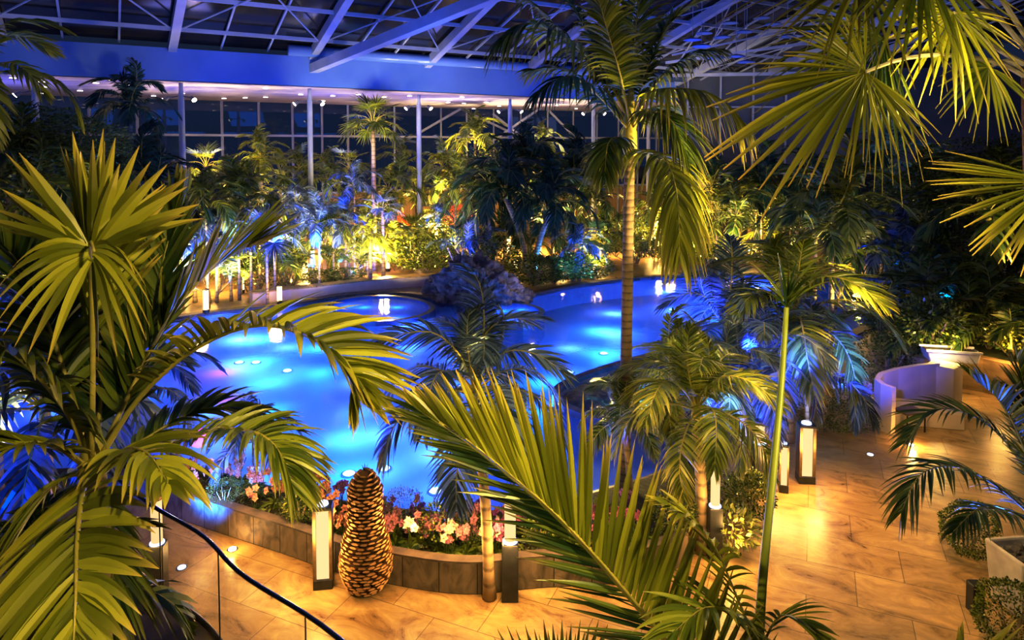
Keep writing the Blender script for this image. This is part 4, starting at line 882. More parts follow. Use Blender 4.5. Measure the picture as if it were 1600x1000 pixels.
shrub(400, 420, 2.0, 'leafy dark shrub deep behind the far walkway at the left', 'dark', 1.6); shrub(720, 432, 1.6, 'leafy shrub immediately behind the lava rocks', 'dark', 1.3); shrub(775, 430, 1.2, 'leafy shrub behind the right half of the lava rocks', 'bush', 0.9)
shrub(1170, 812, 0.42, 'dark glossy shrub at the walkway edge below the pink trunk', 'bush', 0.42); shrub(1143, 862, 0.38, 'variegated yellow-leaved shrub at the walkway edge', 'var', 0.38); shrub(1172, 782, 0.36, 'small dark shrub between the walkway bollard and the variegated shrub', 'bush', 0.3)
shrub(1130, 800, 0.4, 'bluish shrub behind the glowing tube bollard', 'dark', 0.4)
shrub(1556, 905, 0.40, 'round clipped shrub behind the white planter at the right', 'boxy', 0.42, off=0.6); shrub(1578, 1012, 0.40, 'round clipped shrub in front of the white planter at the bottom right', 'boxy', 0.42)
for px, py, r, hz, lab in ((1290, 672, 0.7, 0.4, 'dark low shrub in the bed left of the curved bench'), (1325, 676, 0.6, 0.35, 'low shrub under the hanging golden frond'), (1345, 640, 0.7, 0.45, 'dark shrub behind the low plaster bench'),
                       (1385, 596, 1.0, 0.7, 'dark leafy shrub behind the curved bench wall'), (1420, 590, 0.9, 0.8, 'dark leafy shrub left of the golden stone wall'), (1405, 545, 1.4, 1.2, 'dark leafy shrub farther back left of the raised bed')):
    shrub(px, py, r, lab, 'dark', hz)
for px, py, r, hz, lab in ((1455, 548, 0.9, 0.8, 'yellow-lit leafy shrub left of the clumping palm on the raised bed'), (1545, 545, 0.8, 0.6, 'orange-lit leafy shrub right of the clumping palm on the raised bed'), (1590, 560, 0.8, 0.7, 'green shrub at the right end of the raised bed')):
    shrub(px, py, r, lab, 'bush', hz, 0.85)
p = G(1470, 565, 0.9); lamp('POINT', (p.x, p.y, 1.3), GOLD, 80, 0.1, name='bed_glow'); p = G(1560, 565, 0.9); lamp('POINT', (p.x, p.y-0.2, 1.3), WARM, 60, 0.1, name='bed_glow')
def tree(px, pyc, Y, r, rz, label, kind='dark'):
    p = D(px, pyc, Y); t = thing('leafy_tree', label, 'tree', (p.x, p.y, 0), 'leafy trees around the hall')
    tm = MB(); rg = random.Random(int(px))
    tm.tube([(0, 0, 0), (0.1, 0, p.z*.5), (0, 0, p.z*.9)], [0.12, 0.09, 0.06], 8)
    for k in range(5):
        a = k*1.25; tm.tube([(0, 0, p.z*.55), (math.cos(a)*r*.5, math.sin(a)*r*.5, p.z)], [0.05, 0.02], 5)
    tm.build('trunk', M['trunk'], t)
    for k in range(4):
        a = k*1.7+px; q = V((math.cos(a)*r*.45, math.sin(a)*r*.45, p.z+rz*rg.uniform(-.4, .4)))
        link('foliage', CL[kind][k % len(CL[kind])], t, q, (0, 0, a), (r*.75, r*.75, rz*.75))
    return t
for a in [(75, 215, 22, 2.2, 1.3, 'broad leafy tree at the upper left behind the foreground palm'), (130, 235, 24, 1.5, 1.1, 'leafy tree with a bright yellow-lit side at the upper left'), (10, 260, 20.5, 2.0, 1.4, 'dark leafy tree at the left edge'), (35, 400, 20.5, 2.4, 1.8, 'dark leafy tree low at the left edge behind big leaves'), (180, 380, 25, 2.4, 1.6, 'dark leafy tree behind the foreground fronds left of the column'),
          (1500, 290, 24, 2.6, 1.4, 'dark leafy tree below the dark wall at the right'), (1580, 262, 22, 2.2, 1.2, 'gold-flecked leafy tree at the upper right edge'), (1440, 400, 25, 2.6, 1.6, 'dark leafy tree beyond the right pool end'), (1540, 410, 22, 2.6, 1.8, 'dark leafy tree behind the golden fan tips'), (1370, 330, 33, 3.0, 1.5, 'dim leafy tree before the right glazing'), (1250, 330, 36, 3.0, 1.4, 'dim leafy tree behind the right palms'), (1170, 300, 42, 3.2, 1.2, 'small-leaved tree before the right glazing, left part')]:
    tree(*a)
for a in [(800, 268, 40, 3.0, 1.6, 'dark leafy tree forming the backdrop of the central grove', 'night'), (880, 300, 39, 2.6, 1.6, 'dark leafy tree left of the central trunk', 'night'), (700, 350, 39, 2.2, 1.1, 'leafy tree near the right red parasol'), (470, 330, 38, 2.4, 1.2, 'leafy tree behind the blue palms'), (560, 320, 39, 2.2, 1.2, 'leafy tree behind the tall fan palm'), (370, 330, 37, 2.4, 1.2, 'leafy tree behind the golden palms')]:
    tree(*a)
p = D(130, 250, 22.5); lamp('SPOT', (p.x+0.4, p.y-1.6, 3.5), GOLD, 900, 0.1, p, 60, name='tree_uplight'); p = D(1570, 262, 21); lamp('SPOT', (p.x-1.2, p.y-2.0, 3.0), GOLD, 500, 0.1, p, 60, name='tree_uplight')
p = D(330, 250, 33.6); lamp('POINT', (p.x, p.y-0.8, p.z-0.2), WARM, 120, 0.15, name='glow')

# flowers in the planter
def flower_mesh(mat, seed):
    rg = random.Random(seed); mb = MB(); f = V((0, -1, .25)).normalized(); s = f.orthogonal().normalized(); w = f.cross(s); c = V((0, 0, 0))
    vs = [c]; fs = []
    for j in range(5):
        a = j*2*PI/5; d = (s*math.cos(a)+w*math.sin(a)); e = f.cross(d); L = rg.uniform(.046, .058); k = len(vs)
        vs += [c+d*L*.55-e*L*.42+f*.012, c+d*L+f*.002, c+d*L*.55+e*L*.42+f*.012]; fs.append((0, k, k+1, k+2))
    mb.add(vs, fs); mb.tube([c, c+f*.02], [.012, .004], 6)
    return mb.mesh('bloom', M[mat])
BLM = {k: [flower_mesh('petal_'+k, i+len(k)) for i in range(2)] for k in ('peach', 'pink', 'purple', 'white', 'magenta')}
def leaftuft(seed):
    rg = random.Random(seed); mb = MB()
    for k in range(16):
        a = k*2.4; strip(mb, V((0, 0, 0)), V((math.cos(a), math.sin(a), rg.uniform(.5, 1.5))), rg.uniform(.18, .32), .05, V((0, 0, 1)), .5, 4, False, rg)
    return mb.mesh('leaf_tuft', M['leaf_dark'])
TF = [leaftuft(i) for i in range(3)]
stemm = MB(); 
for k in range(3): stemm.tube([(0, 0, 0), ((k-1)*.03, .01*k, .16), ((k-1)*.05, -.02*k, .34)], .006, 5)
STM = stemm.mesh('flower_stem', M['leaf_mid'])
rf_ = random.Random(11)

def along(t):
    x = t*(len(plantline)-1); k = min(int(x), len(plantline)-2); return plantline[k].lerp(plantline[k+1], x-k), (plantline[k+1]-plantline[k]).normalized()
LBL = dict(peach='orchid plant with peach-orange blooms in the left part of the slate planter', pink='orchid plant with pink blooms in the middle of the slate planter',
           purple='orchid plant with violet blooms in the planter near the pool edge', white='orchid plant with creamy white blooms in the slate planter', magenta='orchid plant with dusky magenta blooms in the right part of the slate planter')
cnt = 0
for i in range(84):
    tt = 0.08+0.86*((i*0.6180339) % 1.0); q, T = along(tt); nn = V((-T.y, T.x, 0))
    off = rf_.uniform(0.22, 0.95) if tt < .8 else rf_.uniform(.22, .7)
    p = q+nn*off; col = 'peach' if tt < 0.40 else ('pink' if tt < 0.66 else 'magenta')
    r_ = rf_.random()
    if r_ < .16: col = 'white'
    elif r_ < .34: col = 'purple'
    if col == 'purple': p = q+nn*rf_.uniform(.7, 1.0)
    s = rf_.uniform(1.0, 1.4)
    t = thing('orchid_plant', LBL[col], 'flower', (p.x, p.y, 0.36), col+' orchids in the planter', rz=0)
    link('leaf_tuft', TF[i % 3], t, (0, 0, 0), (0, 0, i), (s, s, s))
    link('flower_stem', STM, t, (0, 0, 0), (0, 0, i*.3), (s, s, s*.95)); 
    for k in range(7): link('bloom', BLM[col][k % 2], t, (rf_.gauss(0, .06), rf_.gauss(0, .06)-.03, .34*s+rf_.uniform(-.12, .07)), (rf_.uniform(-.5, .3), rf_.uniform(-.3, .3), rf_.uniform(-.9, .9)), (s, s, s))
for k, (px, py, r, hz, lab, kd) in enumerate([(690, 848, 0.36, 0.34, 'rounded dark green shrub with lit edges in the flower planter', 'bush'), (735, 850, 0.25, 0.25, 'small yellow-lit shrub in the planter left of the leaning trunk', 'bush'), (630, 828, 0.34, 0.36, 'bluish shrub at the pool side of the planter right of the pineapple trunk', 'dark'),
        (470, 815, 0.28, 0.28, 'small green shrub in the planter behind the square bollard', 'bush'), (845, 850, 0.26, 0.24, 'small green shrub in the planter right of the tube bollard', 'bush'), (930, 835, 0.3, 0.28, 'dark shrub in the planter behind the big fronds', 'bush'), (1050, 830, 0.35, 0.32, 'pink-flecked shrub beside the orange-lit trunk', 'bush'), (350, 790, 0.28, 0.25, 'bluish shrub in the left part of the planter', 'dark')]):
    shrub(px, py, r, lab, kd, hz, 0.36)
gm_ = MB(); rg = random.Random(3)
for i in range(1500):
    q, T = along(rg.random()); nn = V((-T.y, T.x, 0)); p = q+nn*rg.uniform(.14, .95); a = rg.uniform(0, 6.28)
    strip(gm_, V((p.x, p.y, .35)), V((math.cos(a)*.7, math.sin(a)*.7, 1)), rg.uniform(.10, .2), .03, V((0, 0, 1)).cross(V((math.cos(a), math.sin(a), 0))), .5, 3, False, rg)
o = gm_.build('ground_cover', M['leaf_dark']); tag(o, 'dense low green ground cover filling the slate planter', 'ground cover'); o['kind'] = 'stuff'
for tt in (.15, .22, .28, .34, .40, .47, .54, .60, .67, .74, .80, .88):
    q, T = along(tt); nn = V((-T.y, T.x, 0)); p = q+nn*.12; lamp('POINT', (p.x, p.y-.1, .95), WARM, 20, .06, name='planter_glow')  # unseen lamps added to brighten the flowers

# ------------------------------------------------------------------ foreground palms, frond by frond
def PX(L): return [D(*a) for a in L]
def hero(name, label, cat, base, crownpt, tr, tmat, group=None):
    t = thing(name, label, cat, (base.x, base.y, 0), group)
    c = crownpt-V((base.x, base.y, 0))
    MB().tube(catmull([V((0, 0, 0)), V((c.x*.4, c.y*.4, c.z*.5)), c], 14), [tr*(1.2 if i == 0 else 1-.012*i) for i in range(14)], 14).build('trunk', M[tmat], t, smooth=True)
    return t, V((base.x, base.y, 0))
def hf(t, org, P, leaf='leaf_hero', n=40, L=.6, W=.05, **k):
    a, b = frond_mesh('frond', PX(P), n, L, W, org=org, split=True, mats=[M[leaf], M[k.pop('stalk', 'stalk')]], **k)
    f = link('frond', a, t); link('stalk', b, f); return f
# A: the big left palm
cA = D(145, 728, 4.6); bA = V((cA.x, cA.y, 0))
tA, oA = hero('feather_palm', 'large foreground palm filling the left side with broad golden-green fronds', 'palm', bA, cA, .10, 'trunk')
MB().tube([cA-oA-V((0, 0, .05)), cA-oA+V((0, 0, .12)), cA-oA+V((0, 0, .3))], [.10, .07, .03], 10).build('crown_shaft', M['stalk'], tA, smooth=True)
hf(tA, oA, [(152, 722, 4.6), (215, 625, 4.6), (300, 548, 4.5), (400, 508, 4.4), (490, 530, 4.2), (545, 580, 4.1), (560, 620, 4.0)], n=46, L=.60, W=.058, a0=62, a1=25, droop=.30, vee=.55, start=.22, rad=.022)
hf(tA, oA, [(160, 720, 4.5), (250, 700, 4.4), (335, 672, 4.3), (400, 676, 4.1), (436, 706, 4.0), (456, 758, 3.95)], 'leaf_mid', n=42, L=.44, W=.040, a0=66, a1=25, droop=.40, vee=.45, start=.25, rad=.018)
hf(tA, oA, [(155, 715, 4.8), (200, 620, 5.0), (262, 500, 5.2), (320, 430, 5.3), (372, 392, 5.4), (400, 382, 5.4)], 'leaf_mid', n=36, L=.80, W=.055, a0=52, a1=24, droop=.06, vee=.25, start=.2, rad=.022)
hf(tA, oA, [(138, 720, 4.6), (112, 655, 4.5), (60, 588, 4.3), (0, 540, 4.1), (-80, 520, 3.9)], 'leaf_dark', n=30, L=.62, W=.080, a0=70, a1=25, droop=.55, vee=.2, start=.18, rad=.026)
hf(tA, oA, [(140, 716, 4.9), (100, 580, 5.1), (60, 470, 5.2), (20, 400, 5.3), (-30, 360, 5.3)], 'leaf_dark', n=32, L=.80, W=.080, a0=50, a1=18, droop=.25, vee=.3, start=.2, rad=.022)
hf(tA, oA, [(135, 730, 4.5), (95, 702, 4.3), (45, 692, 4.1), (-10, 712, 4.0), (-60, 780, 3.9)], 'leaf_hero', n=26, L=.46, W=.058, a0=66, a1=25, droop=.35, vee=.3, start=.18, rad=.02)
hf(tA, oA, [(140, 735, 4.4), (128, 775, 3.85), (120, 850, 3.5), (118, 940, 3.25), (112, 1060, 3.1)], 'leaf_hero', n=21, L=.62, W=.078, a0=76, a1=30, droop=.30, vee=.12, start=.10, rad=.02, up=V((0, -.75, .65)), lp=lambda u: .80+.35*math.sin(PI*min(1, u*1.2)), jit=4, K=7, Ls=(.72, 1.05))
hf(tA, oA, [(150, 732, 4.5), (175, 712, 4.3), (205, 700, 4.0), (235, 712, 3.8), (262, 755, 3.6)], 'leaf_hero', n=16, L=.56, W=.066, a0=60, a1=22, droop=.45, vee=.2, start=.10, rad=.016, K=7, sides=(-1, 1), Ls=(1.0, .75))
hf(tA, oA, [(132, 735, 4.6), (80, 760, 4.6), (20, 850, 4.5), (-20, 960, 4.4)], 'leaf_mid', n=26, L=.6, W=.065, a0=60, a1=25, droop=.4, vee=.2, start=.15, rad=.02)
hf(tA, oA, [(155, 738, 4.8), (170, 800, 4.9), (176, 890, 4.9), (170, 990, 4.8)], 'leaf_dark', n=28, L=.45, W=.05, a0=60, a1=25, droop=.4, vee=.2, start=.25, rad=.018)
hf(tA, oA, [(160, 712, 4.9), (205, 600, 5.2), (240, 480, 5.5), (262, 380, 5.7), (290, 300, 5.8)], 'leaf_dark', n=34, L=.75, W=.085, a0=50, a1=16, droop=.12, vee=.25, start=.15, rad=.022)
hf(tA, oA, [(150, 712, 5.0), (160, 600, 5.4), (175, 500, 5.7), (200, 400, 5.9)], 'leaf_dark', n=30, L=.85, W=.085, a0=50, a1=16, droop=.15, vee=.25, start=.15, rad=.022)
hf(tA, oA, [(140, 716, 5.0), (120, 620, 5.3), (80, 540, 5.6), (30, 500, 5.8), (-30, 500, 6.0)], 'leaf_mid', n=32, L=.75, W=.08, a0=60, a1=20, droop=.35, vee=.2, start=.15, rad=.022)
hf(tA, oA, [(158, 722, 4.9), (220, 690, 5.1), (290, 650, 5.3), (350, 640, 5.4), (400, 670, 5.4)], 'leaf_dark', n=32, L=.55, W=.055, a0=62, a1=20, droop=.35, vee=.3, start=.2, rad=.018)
# upright frond with its star of leaflets
mb = MB(); stl = MB(); R1 = catmull(PX([(143, 722, 4.55), (145, 560, 4.4), (143, 450, 4.25), (141, 392, 4.05), (142, 378, 3.8), (147, 392, 3.6)]), 20)
stl.tube([p-oA for p in R1], [.02*(1-.035*i) for i in range(20)], 7)
rg = random.Random(4); X = V((1, 0, 0)); Z = V((0, 0, 1))
for side in (-1, 1):
    for i in range(13):      # upper fan
        u_ = i/12; ang = math.radians(94-u_*72+rg.uniform(-3, 3)); base = D(142+side*(2+3*u_), 398-6*u_, 4.25-.2*u_)-oA
        d = V((side*math.cos(ang), .25-.5*rg.random(), math.sin(ang)))
        strip(mb, base, d, .80*rg.uniform(.85, 1.08)*(1-.12*u_), .078*rg.uniform(.85, 1.1), d.cross(V((0, 1, .3))), .03+.10*u_, 7, True, rg)
    for i in range(8):       # drooping lower leaflets
        u_ = i/7; ang = math.radians(24-u_*92); base = D(142+side*(4-2*u_), 386+22*u_, 4.0-.3*u_)-oA
        d = V((side*math.cos(ang), -.45+rg.uniform(-.1, .1), math.sin(ang)+.1))
        strip(mb, base, d, (.58-.10*u_)*rg.uniform(.9, 1.08), .056*rg.uniform(.85, 1.1), d.cross(V((0, 1, .3))), .62-.2*u_, 8, True, rg)
    for i in range(12):   # leaflets lower on the stalk, behind
        base = R1[4+i//2+1]-oA; d = V((side*.45, .45, .75+rg.uniform(-.1, .1))); strip(mb, base, d, .7, .06, d.cross(V((0, 1, 0))), .1, 5, True, rg)
f = mb.build('frond', M['leaf_hero'], tA); stl.build('stalk', M['stalk'], f, smooth=True)

# K: the frond bursting up in the lower centre, and the tall spear
cK = D(1190, 1010, 3.1); tK, oK = hero('feather_palm', 'foreground palm at bottom centre with a long striped frond and tall green spear', 'palm', V((cK.x, cK.y, 0)), cK, .09, 'trunk')
a_, b_ = frond_mesh('frond', PX([(1150, 1120, 3.1), (1080, 1045, 3.05), (1000, 950, 3.0), (925, 862, 2.95), (860, 795, 2.95), (790, 735, 2.95), (720, 680, 3.0), (655, 640, 3.05)]), 92, .66, .036, 60, 14, .02, .0, .0, up=V((0, -1, -.15)), K=7, rad=.012, org=oK, mats=[M['leaf_hero'], M['stalk']], split=True, sides=(1,), lp=lambda u: (.66+.34*math.sin(PI*min(1, .1+u*.95)))*(1-.62*max(0, u-.62)/.38), rg=random.Random(8), jit=4)
f = link('frond', a_, tK); link('stalk', b_, f)
a_, b_ = frond_mesh('frond', PX([(1150, 1120, 3.15), (1080, 1050, 3.1), (1000, 955, 3.05), (925, 867, 3.0), (860, 800, 3.0), (790, 740, 3.0), (720, 685, 3.05), (660, 645, 3.1)]), 72, .62, .026, 40, 14, .05, .0, .05, up=V((0, -1, -.15)), K=6, rad=.012, org=oK, mats=[M['leaf_dark'], M['stalk']], split=True, sides=(-1,), lp=lambda u: .85-.42*u, rg=random.Random(9), jit=8)
f = link('frond', a_, tK); link('stalk', b_, f)
hf(tK, oK, [(1180, 1000, 3.1), (1150, 930, 3.0), (1120, 860, 2.9), (1085, 815, 2.85), (1045, 790, 2.8)], 'leaf_hero', n=20, L=.30, W=.026, a0=50, a1=20, droop=.3, vee=.1, start=.1, rad=.007)
hf(tK, oK, [(1185, 1005, 3.1), (1140, 960, 3.0), (1100, 950, 2.9), (1050, 990, 2.8)], 'leaf_mid', n=18, L=.36, W=.03, a0=60, a1=20, droop=.3, vee=.3, start=.1, rad=.007)
hf(tK, oK, [(1195, 1000, 3.1), (1215, 965, 3.0), (1240, 965, 2.95), (1275, 990, 2.9)], 'leaf_mid', n=14, L=.24, W=.02, a0=50, a1=20, droop=.25, vee=.2, start=.1, rad=.006)
sp = MB(); P = PX([(1185, 1010, 3.1), (1192, 900, 3.08), (1208, 740, 3.05), (1221, 600, 3.02), (1229, 480, 3.0)]); sp.tube([p-oK for p in catmull(P, 14)], [.024*(1-.042*i) for i in range(14)], 10)
so = sp.build('spear_stalk', M['spear'], tK, smooth=True)
sb = MB()
for k in range(20):
    a = rnd.uniform(-.9, .9); base = D(1229, 485-k*1.2, 3.0)-oK; d = V((math.sin(a)*.8, rnd.uniform(-.3, .3), math.cos(a))); strip(sb, base, d, rnd.uniform(.16, .34), .022, V((0, 1, 0)), .25, 5, True)
sb.build('spear_leaflets', M['leaf_dark'], so)
# low dark frond tips at the bottom centre, belonging to a hidden plant
bL = D(880, 1080, 3.3); tL = thing('spiky_plant', 'dark spiky leaf tips poking up at the bottom edge left of the striped frond', 'plant', (bL.x, bL.y, 0))
MB().tube([(0, 0, 0), (0, 0, bL.z)], [.07, .05], 8).build('stem', M['trunk'], tL)
lm = MB()
for k in range(26):
    px = 770+k*7.2; top = D(px, {0: 985, 1: 975, 2: 990, 3: 968}[k % 4]+(8 if px < 840 else 0), 3.3); base = D(880+(px-880)*.5, 1085, 3.3); d = top-base
    strip(lm, base-V((bL.x, bL.y, 0)), d, d.length, .03, d.cross(V((0, 1, 0))), 0.0, 4, True)
lm.build('leaves', M['leaf_dark'], tL)
bN = D(1500, 1070, 3.2); tN = thing('strap_leaf_plant', 'yellow-green strap leaves rising at the bottom right corner', 'plant', (bN.x, bN.y, 0))
MB().tube([(0, 0, 0), (0, 0, bN.z)], [.07, .05], 8).build('stem', M['trunk'], tN)
lm = MB()
for px, py in ((1505, 962), (1498, 972), (1590, 960), (1580, 975), (1560, 985), (1545, 988), (1600, 970)):
    top = D(px, py, 3.1); base = bN+V((rnd.uniform(-.03, .03), 0, 0)); d = top-base; strip(lm, base-V((bN.x, bN.y, 0)), d, d.length, .045, d.cross(V((0, 1, 0))), .04, 6, True)
lm.build('leaves', M['leaf_hero'], tN)

# C: the tall central palm
bC = G(975, 792); cC = D(984, 235, bC.y); tC, oC = hero('feather_palm', 'tallest palm in the centre with a long ringed trunk rising from the near pool edge', 'palm', bC, cC, .105, 'trunk_brown')
Y = bC.y
MB().tube([cC-oC-V((0, 0, .1)), cC-oC+V((0, 0, .3)), D(984, 180, Y)-oC, D(986, 130, Y)-oC], [.13, .12, .09, .04], 12).build('crown_shaft', M['stalk'], tC, smooth=True)
hC = dict(n=46, a0=68, a1=22, K=5, rad=.024, stalk='stalk')
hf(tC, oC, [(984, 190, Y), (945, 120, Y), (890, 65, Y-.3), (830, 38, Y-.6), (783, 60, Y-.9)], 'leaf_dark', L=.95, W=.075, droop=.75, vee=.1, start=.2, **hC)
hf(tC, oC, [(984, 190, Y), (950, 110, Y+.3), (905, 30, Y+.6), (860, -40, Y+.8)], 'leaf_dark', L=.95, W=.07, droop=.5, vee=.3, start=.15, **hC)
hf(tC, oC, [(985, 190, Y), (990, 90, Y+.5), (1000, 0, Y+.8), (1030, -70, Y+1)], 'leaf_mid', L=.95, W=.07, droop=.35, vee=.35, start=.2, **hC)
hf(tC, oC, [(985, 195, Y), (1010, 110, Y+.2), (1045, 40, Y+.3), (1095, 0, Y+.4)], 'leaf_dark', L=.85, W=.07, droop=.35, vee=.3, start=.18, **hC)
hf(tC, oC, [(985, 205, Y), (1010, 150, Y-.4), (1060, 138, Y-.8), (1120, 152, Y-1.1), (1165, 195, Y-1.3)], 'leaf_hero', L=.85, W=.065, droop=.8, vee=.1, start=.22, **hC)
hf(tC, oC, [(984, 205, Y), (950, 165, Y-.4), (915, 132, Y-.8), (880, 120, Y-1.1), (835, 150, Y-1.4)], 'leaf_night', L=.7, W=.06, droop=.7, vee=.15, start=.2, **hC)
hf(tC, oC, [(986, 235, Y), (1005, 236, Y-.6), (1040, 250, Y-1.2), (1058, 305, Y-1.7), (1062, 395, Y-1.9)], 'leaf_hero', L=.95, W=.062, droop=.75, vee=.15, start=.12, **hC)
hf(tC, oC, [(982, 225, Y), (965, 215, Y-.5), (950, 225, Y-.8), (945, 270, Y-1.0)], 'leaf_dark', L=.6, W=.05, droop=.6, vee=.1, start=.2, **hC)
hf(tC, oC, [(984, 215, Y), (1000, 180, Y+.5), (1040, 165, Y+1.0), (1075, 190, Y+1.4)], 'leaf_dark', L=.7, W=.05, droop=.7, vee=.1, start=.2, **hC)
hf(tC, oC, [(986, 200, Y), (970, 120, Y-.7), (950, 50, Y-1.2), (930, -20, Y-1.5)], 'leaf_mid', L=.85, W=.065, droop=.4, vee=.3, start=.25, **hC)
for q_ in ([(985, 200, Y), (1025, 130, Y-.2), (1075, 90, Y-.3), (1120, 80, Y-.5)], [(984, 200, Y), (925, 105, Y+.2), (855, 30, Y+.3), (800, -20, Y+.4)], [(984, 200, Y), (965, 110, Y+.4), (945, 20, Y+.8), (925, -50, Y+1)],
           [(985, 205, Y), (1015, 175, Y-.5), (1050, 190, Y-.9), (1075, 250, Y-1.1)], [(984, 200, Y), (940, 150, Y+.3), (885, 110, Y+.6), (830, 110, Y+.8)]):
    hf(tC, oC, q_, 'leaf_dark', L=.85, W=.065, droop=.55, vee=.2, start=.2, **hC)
# B: the shaggy fan palm in the top right corner
YB = 5.0; cB = D(1618, 95, YB); tB, oB = hero('fan_palm', 'shaggy-trunked fan palm at the top right with huge drooping fan leaves', 'palm', V((cB.x+.36, cB.y, 0)), cB, .105, 'trunk_shaggy')
def hfan(hubpx, axis, normal, L, n, spread, droop, pet, leaf='leaf_hero', W=.4, lens=None, seed=1, tipw=.25):
    hub = D(*hubpx); me = fan_mesh('fan_frond', hub, V(axis), V(normal), L, n, spread, droop, PX(pet), [M[leaf], M['trunk_grey']], oB, 7, True, random.Random(seed), .02, tipw, lens, W)
    return link('fan_frond', me, tB)
hfan((1352, 112, 4.2), (-.88, -.15, -.42), (.2, -.95, .25), 1.12, 48, 118, .14, [(1600, 118, 5.0), (1560, 98, 4.9), (1480, 86, 4.6), (1410, 92, 4.4), (1352, 112, 4.2)], seed=2, tipw=.3, W=.5, lens=lambda th: .47+.56*math.exp(-(th/.62)**2))
hfan((1345, -30, 4.4), (-.85, -.2, -.1), (.2, -.6, .8), 1.0, 42, 100, .26, [(1600, 70, 5.0), (1520, -10, 4.9), (1430, -50, 4.6), (1345, -30, 4.4)], 'leaf_hero', seed=3)
hfan((1490, 20, 4.6), (-.3, -.1, -.9), (.1, -.95, .3), .62, 26, 110, .2, [(1605, 80, 5.0), (1550, 20, 4.8), (1490, 20, 4.6)], 'leaf_hero', seed=4)
hfan((1545, 105, 4.9), (-.5, -.1, -.85), (.2, -.9, .3), .50, 22, 95, .25, [(1600, 115, 5.0), (1575, 95, 4.95), (1545, 105, 4.9)], 'leaf_mid', seed=5)
hfan((1650, 285, 3.7), (-.9, -.1, -.42), (.1, -.8, .6), .66, 26, 50, .06, [(1612, 120, 4.9), (1660, 180, 4.3), (1650, 285, 3.7)], 'leaf_hero', seed=6, tipw=.35, W=.6)
hfan((1380, 60, 4.6), (-.85, .1, -.5), (.2, -.9, .4), .95, 40, 80, .25, [(1600, 100, 5.0), (1500, 50, 4.9), (1380, 60, 4.6)], 'leaf_dark', seed=11)
hfan((1440, -60, 4.0), (-.5, -.2, -.8), (.1, -.9, .4), .70, 26, 100, .25, [(1605, 60, 5.0), (1520, -60, 4.5), (1440, -60, 4.0)], 'leaf_mid', seed=7)
# R: the palm leaning in from the right edge
cR = D(1625, 800, 6.6); bR = V((cR.x+.1, cR.y, 0)); tR, oR = hero('feather_palm', 'palm leaning in at the right edge with dark fronds and a bright blue underside', 'palm', bR, cR, .08, 'trunk')
hR = dict(n=40, a0=64, a1=22, K=5, rad=.014)
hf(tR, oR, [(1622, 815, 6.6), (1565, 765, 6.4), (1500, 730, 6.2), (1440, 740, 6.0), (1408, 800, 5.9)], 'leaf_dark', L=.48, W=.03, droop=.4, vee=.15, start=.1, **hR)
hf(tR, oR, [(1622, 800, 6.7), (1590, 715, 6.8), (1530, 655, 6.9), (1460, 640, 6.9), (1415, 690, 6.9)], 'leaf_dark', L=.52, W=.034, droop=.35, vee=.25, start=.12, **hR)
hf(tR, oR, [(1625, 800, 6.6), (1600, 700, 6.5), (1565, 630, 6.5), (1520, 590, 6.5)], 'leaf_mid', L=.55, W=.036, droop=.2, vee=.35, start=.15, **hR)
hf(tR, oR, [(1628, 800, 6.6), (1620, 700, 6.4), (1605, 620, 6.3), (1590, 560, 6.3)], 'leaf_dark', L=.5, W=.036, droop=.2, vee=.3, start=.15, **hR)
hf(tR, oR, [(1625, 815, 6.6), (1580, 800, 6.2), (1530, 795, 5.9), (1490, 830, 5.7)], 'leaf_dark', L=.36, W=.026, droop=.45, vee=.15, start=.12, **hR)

# ------------------------------------------------------------------ light
w = bpy.data.worlds.new('night'); S.world = w; w.use_nodes = True
w.node_tree.nodes['Background'].inputs[0].default_value = (0.016, 0.030, 0.080, 1); w.node_tree.nodes['Background'].inputs[1].default_value = 0.5
# blue wash of fascia and roof
for a_u in (-26, -19, -12, -5, 2, 9, 16):
    q = O0+u*a_u+vv*3.2; lamp('AREA', (q.x, q.y, 7.4), (0.02, 0.15, 1.0), 27, aim=(q.x-vv.x*3.2, q.y-vv.y*3.2, 10.2), size=5.5, size_y=.5, name='fascia_wash')
    q = O0+u*a_u+vv*9; lamp('AREA', (q.x, q.y, 9.0), (0.02, 0.14, 1.0), 110, aim=(q.x-vv.x*3, q.y-vv.y*3, 14), size=3, name='roof_wash')
    q = O0+u*a_u-vv*4; lamp('AREA', (q.x, q.y, 6.0), (0.24, 0.26, 1.0), 140, aim=(q.x, q.y, 9.2), size=3, name='soffit_wash')
lamp('AREA', (0, 16, 10.5), (0.08, 0.22, 1.0), 110, aim=(0, 18, 0), size=16, name='blue_ceiling_fill')  # unseen area lights added as blue fill, over the hall and the right wall
lamp('AREA', (22, 34, 9.5), (0.25, 0.35, 1.0), 420, aim=(24, 46, 7), size=8, name='blue_ceiling_fill')
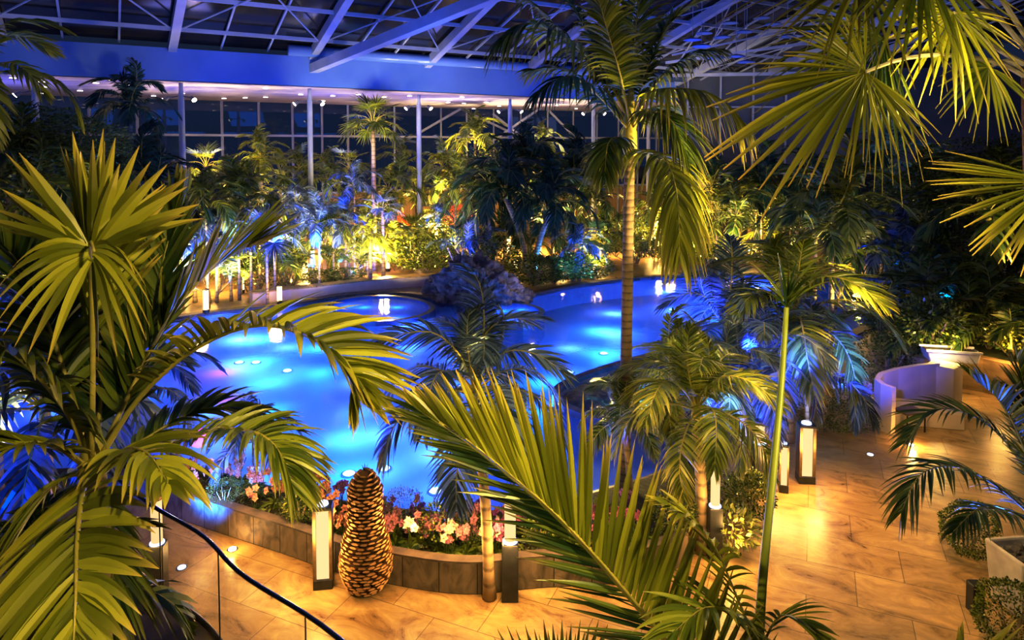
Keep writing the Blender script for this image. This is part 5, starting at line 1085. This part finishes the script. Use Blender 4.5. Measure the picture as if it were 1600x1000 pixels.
# unseen warm and blue accent lamps, added to light the foreground palms
lamp('SPOT', (1.6, 0.6, 8.4), GOLD, 1500, .12, D(150, 640, 4.4), 75, name='warm_accent'); lamp('SPOT', (-1.5, 1.2, 3.2), GOLD, 90, .1, D(120, 850, 3.4), 90, name='warm_accent')
lamp('SPOT', (-1.8, 0.5, 7.2), GOLD, 420, .1, D(930, 820, 3.0), 75, name='warm_accent')
lamp('SPOT', (2.2, 1.2, 4.2), GOLD, 380, .1, D(1400, 120, 4.4), 95, name='warm_accent'); lamp('SPOT', D(1420, 480, 3.0), (1, .75, .3), 90, .1, D(1560, 360, 3.7), 60, name='warm_accent'); lamp('POINT', D(1500, 120, 4.2), (1, .75, .2), 26, .1, name='warm_accent')
lamp('SPOT', (6.5, 8.0, 3.5), GOLD, 6500, .1, D(1040, 280, 11.4), 34, name='warm_accent'); lamp('SPOT', (-2.5, 10.5, 1.0), GOLD, 260, .2, D(960, 120, 13), 60, name='warm_accent'); lamp('SPOT', (0.8, 15.5, 1.0), BLUE, 900, .2, D(960, 150, 13), 60, name='blue_accent')
lamp('SPOT', D(1560, 900, 6.9)+V((0, 0, 0)), BLUE, 160, .1, D(1550, 750, 6.3), 75, name='blue_accent')
lamp('SPOT', (-5.5, 6.5, 1.2), BLUE, 130, .2, D(60, 540, 4.6)+V((0, 0, .3)), 50, name='blue_accent')
for px, py, Y_, pw_ in ((330, 300, 31, 900), (405, 268, 34, 1400), (440, 310, 32, 800), (520, 260, 34, 1200), (560, 205, 33.5, 900), (650, 300, 38, 1500), (725, 240, 41, 2400), (750, 300, 36, 900), (850, 225, 42, 2400), (905, 250, 37, 900), (1010, 300, 38, 900), (1090, 300, 40, 1200), (1160, 320, 35, 700), (1300, 330, 22, 350), (1410, 360, 24, 350), (1540, 280, 21, 350), (1350, 300, 33, 500), (620, 270, 41, 1300)):
    p = D(px, py, Y_); lamp('SPOT', (p.x-1.5, p.y-4.5, max(.6, p.z-3.0)), GOLD, pw_*1.6, .12, p, 38, name='canopy_fill')  # unseen warm spots added to brighten the far canopies
for sx, sy, sz, ax, ay, az, pw_ in ((-12, 23.5, 1.0, -14, 33, 5.0, 1800), (-8, 25.5, 1.0, -9, 34, 5.5, 2400), (-4, 27, 1.2, -6, 36, 5.5, 2400), (-1.5, 28.5, 1.2, -1, 38, 6.0, 1400), (4, 31, 1.0, 5, 40, 5.5, 1800), (9, 31, 1.2, 11, 40, 5.0, 1800), (14, 29, 1.2, 18, 36, 5.0, 700), (-14, 21, 1.2, -19, 25, 5.5, 900)):
    lamp('SPOT', (sx, sy, sz), (1.0, .76, .28), pw_*1.5, .25, (ax, ay, az), 80, name='grove_fill')  # broad warm fill added from the pool side to lift the thicket
p = G(830, 478); lamp('POINT', (p.x, p.y-.6, 1.4), (1, .75, .6), 60, .1, name='rock_glow')  # unseen side lamp added to warm the rocks
# warm pools of light on the walkways
for px, py, pw_, z in ((1330, 780, 140, 3.2), (1420, 900, 120, 3.0), (1200, 930, 70, 3.0), (1300, 690, 90, 3.0), (450, 960, 70, 2.6), (700, 975, 60, 2.6), (300, 900, 25, 2.4), (1450, 690, 60, 2.6), (960, 960, 40, 2.6)):
    p = G(px, py); lamp('SPOT', (p.x+.4, p.y+.3, z+1.2), (1.0, .60, .17), pw_*2.3, .15, p, 85, name='path_downlight')
for px, py, pw_ in ((420, 440, 400), (520, 430, 400), (600, 430, 500), (680, 405, 400), (760, 395, 500), (840, 395, 500), (930, 405, 400), (1030, 400, 600), (1100, 405, 300), (1180, 405, 300), (1340, 412, 150), (330, 460, 250), (640, 395, 500), (480, 400, 400)):
    p = G(px, py); lamp('POINT', (p.x, p.y, 1.6), (1.0, .62, .18), pw_*2.2, .2, name='path_glow')
S.view_settings.view_transform = 'Standard'; S.view_settings.look = 'None'; S.view_settings.exposure = 0.2
S.view_settings.use_curve_mapping = True
cvm = S.view_settings.curve_mapping; cc = cvm.curves[3]; cc.points.new(0.22, 0.185); cc.points.new(0.65, 0.72); cvm.update()
S.cycles.max_bounces = 5; S.cycles.diffuse_bounces = 2; S.cycles.glossy_bounces = 2; S.cycles.transmission_bounces = 2; S.cycles.transparent_max_bounces = 8
S.cycles.caustics_reflective = False; S.cycles.caustics_refractive = False; S.cycles.sample_clamp_indirect = 3.0; S.cycles.use_light_tree = True
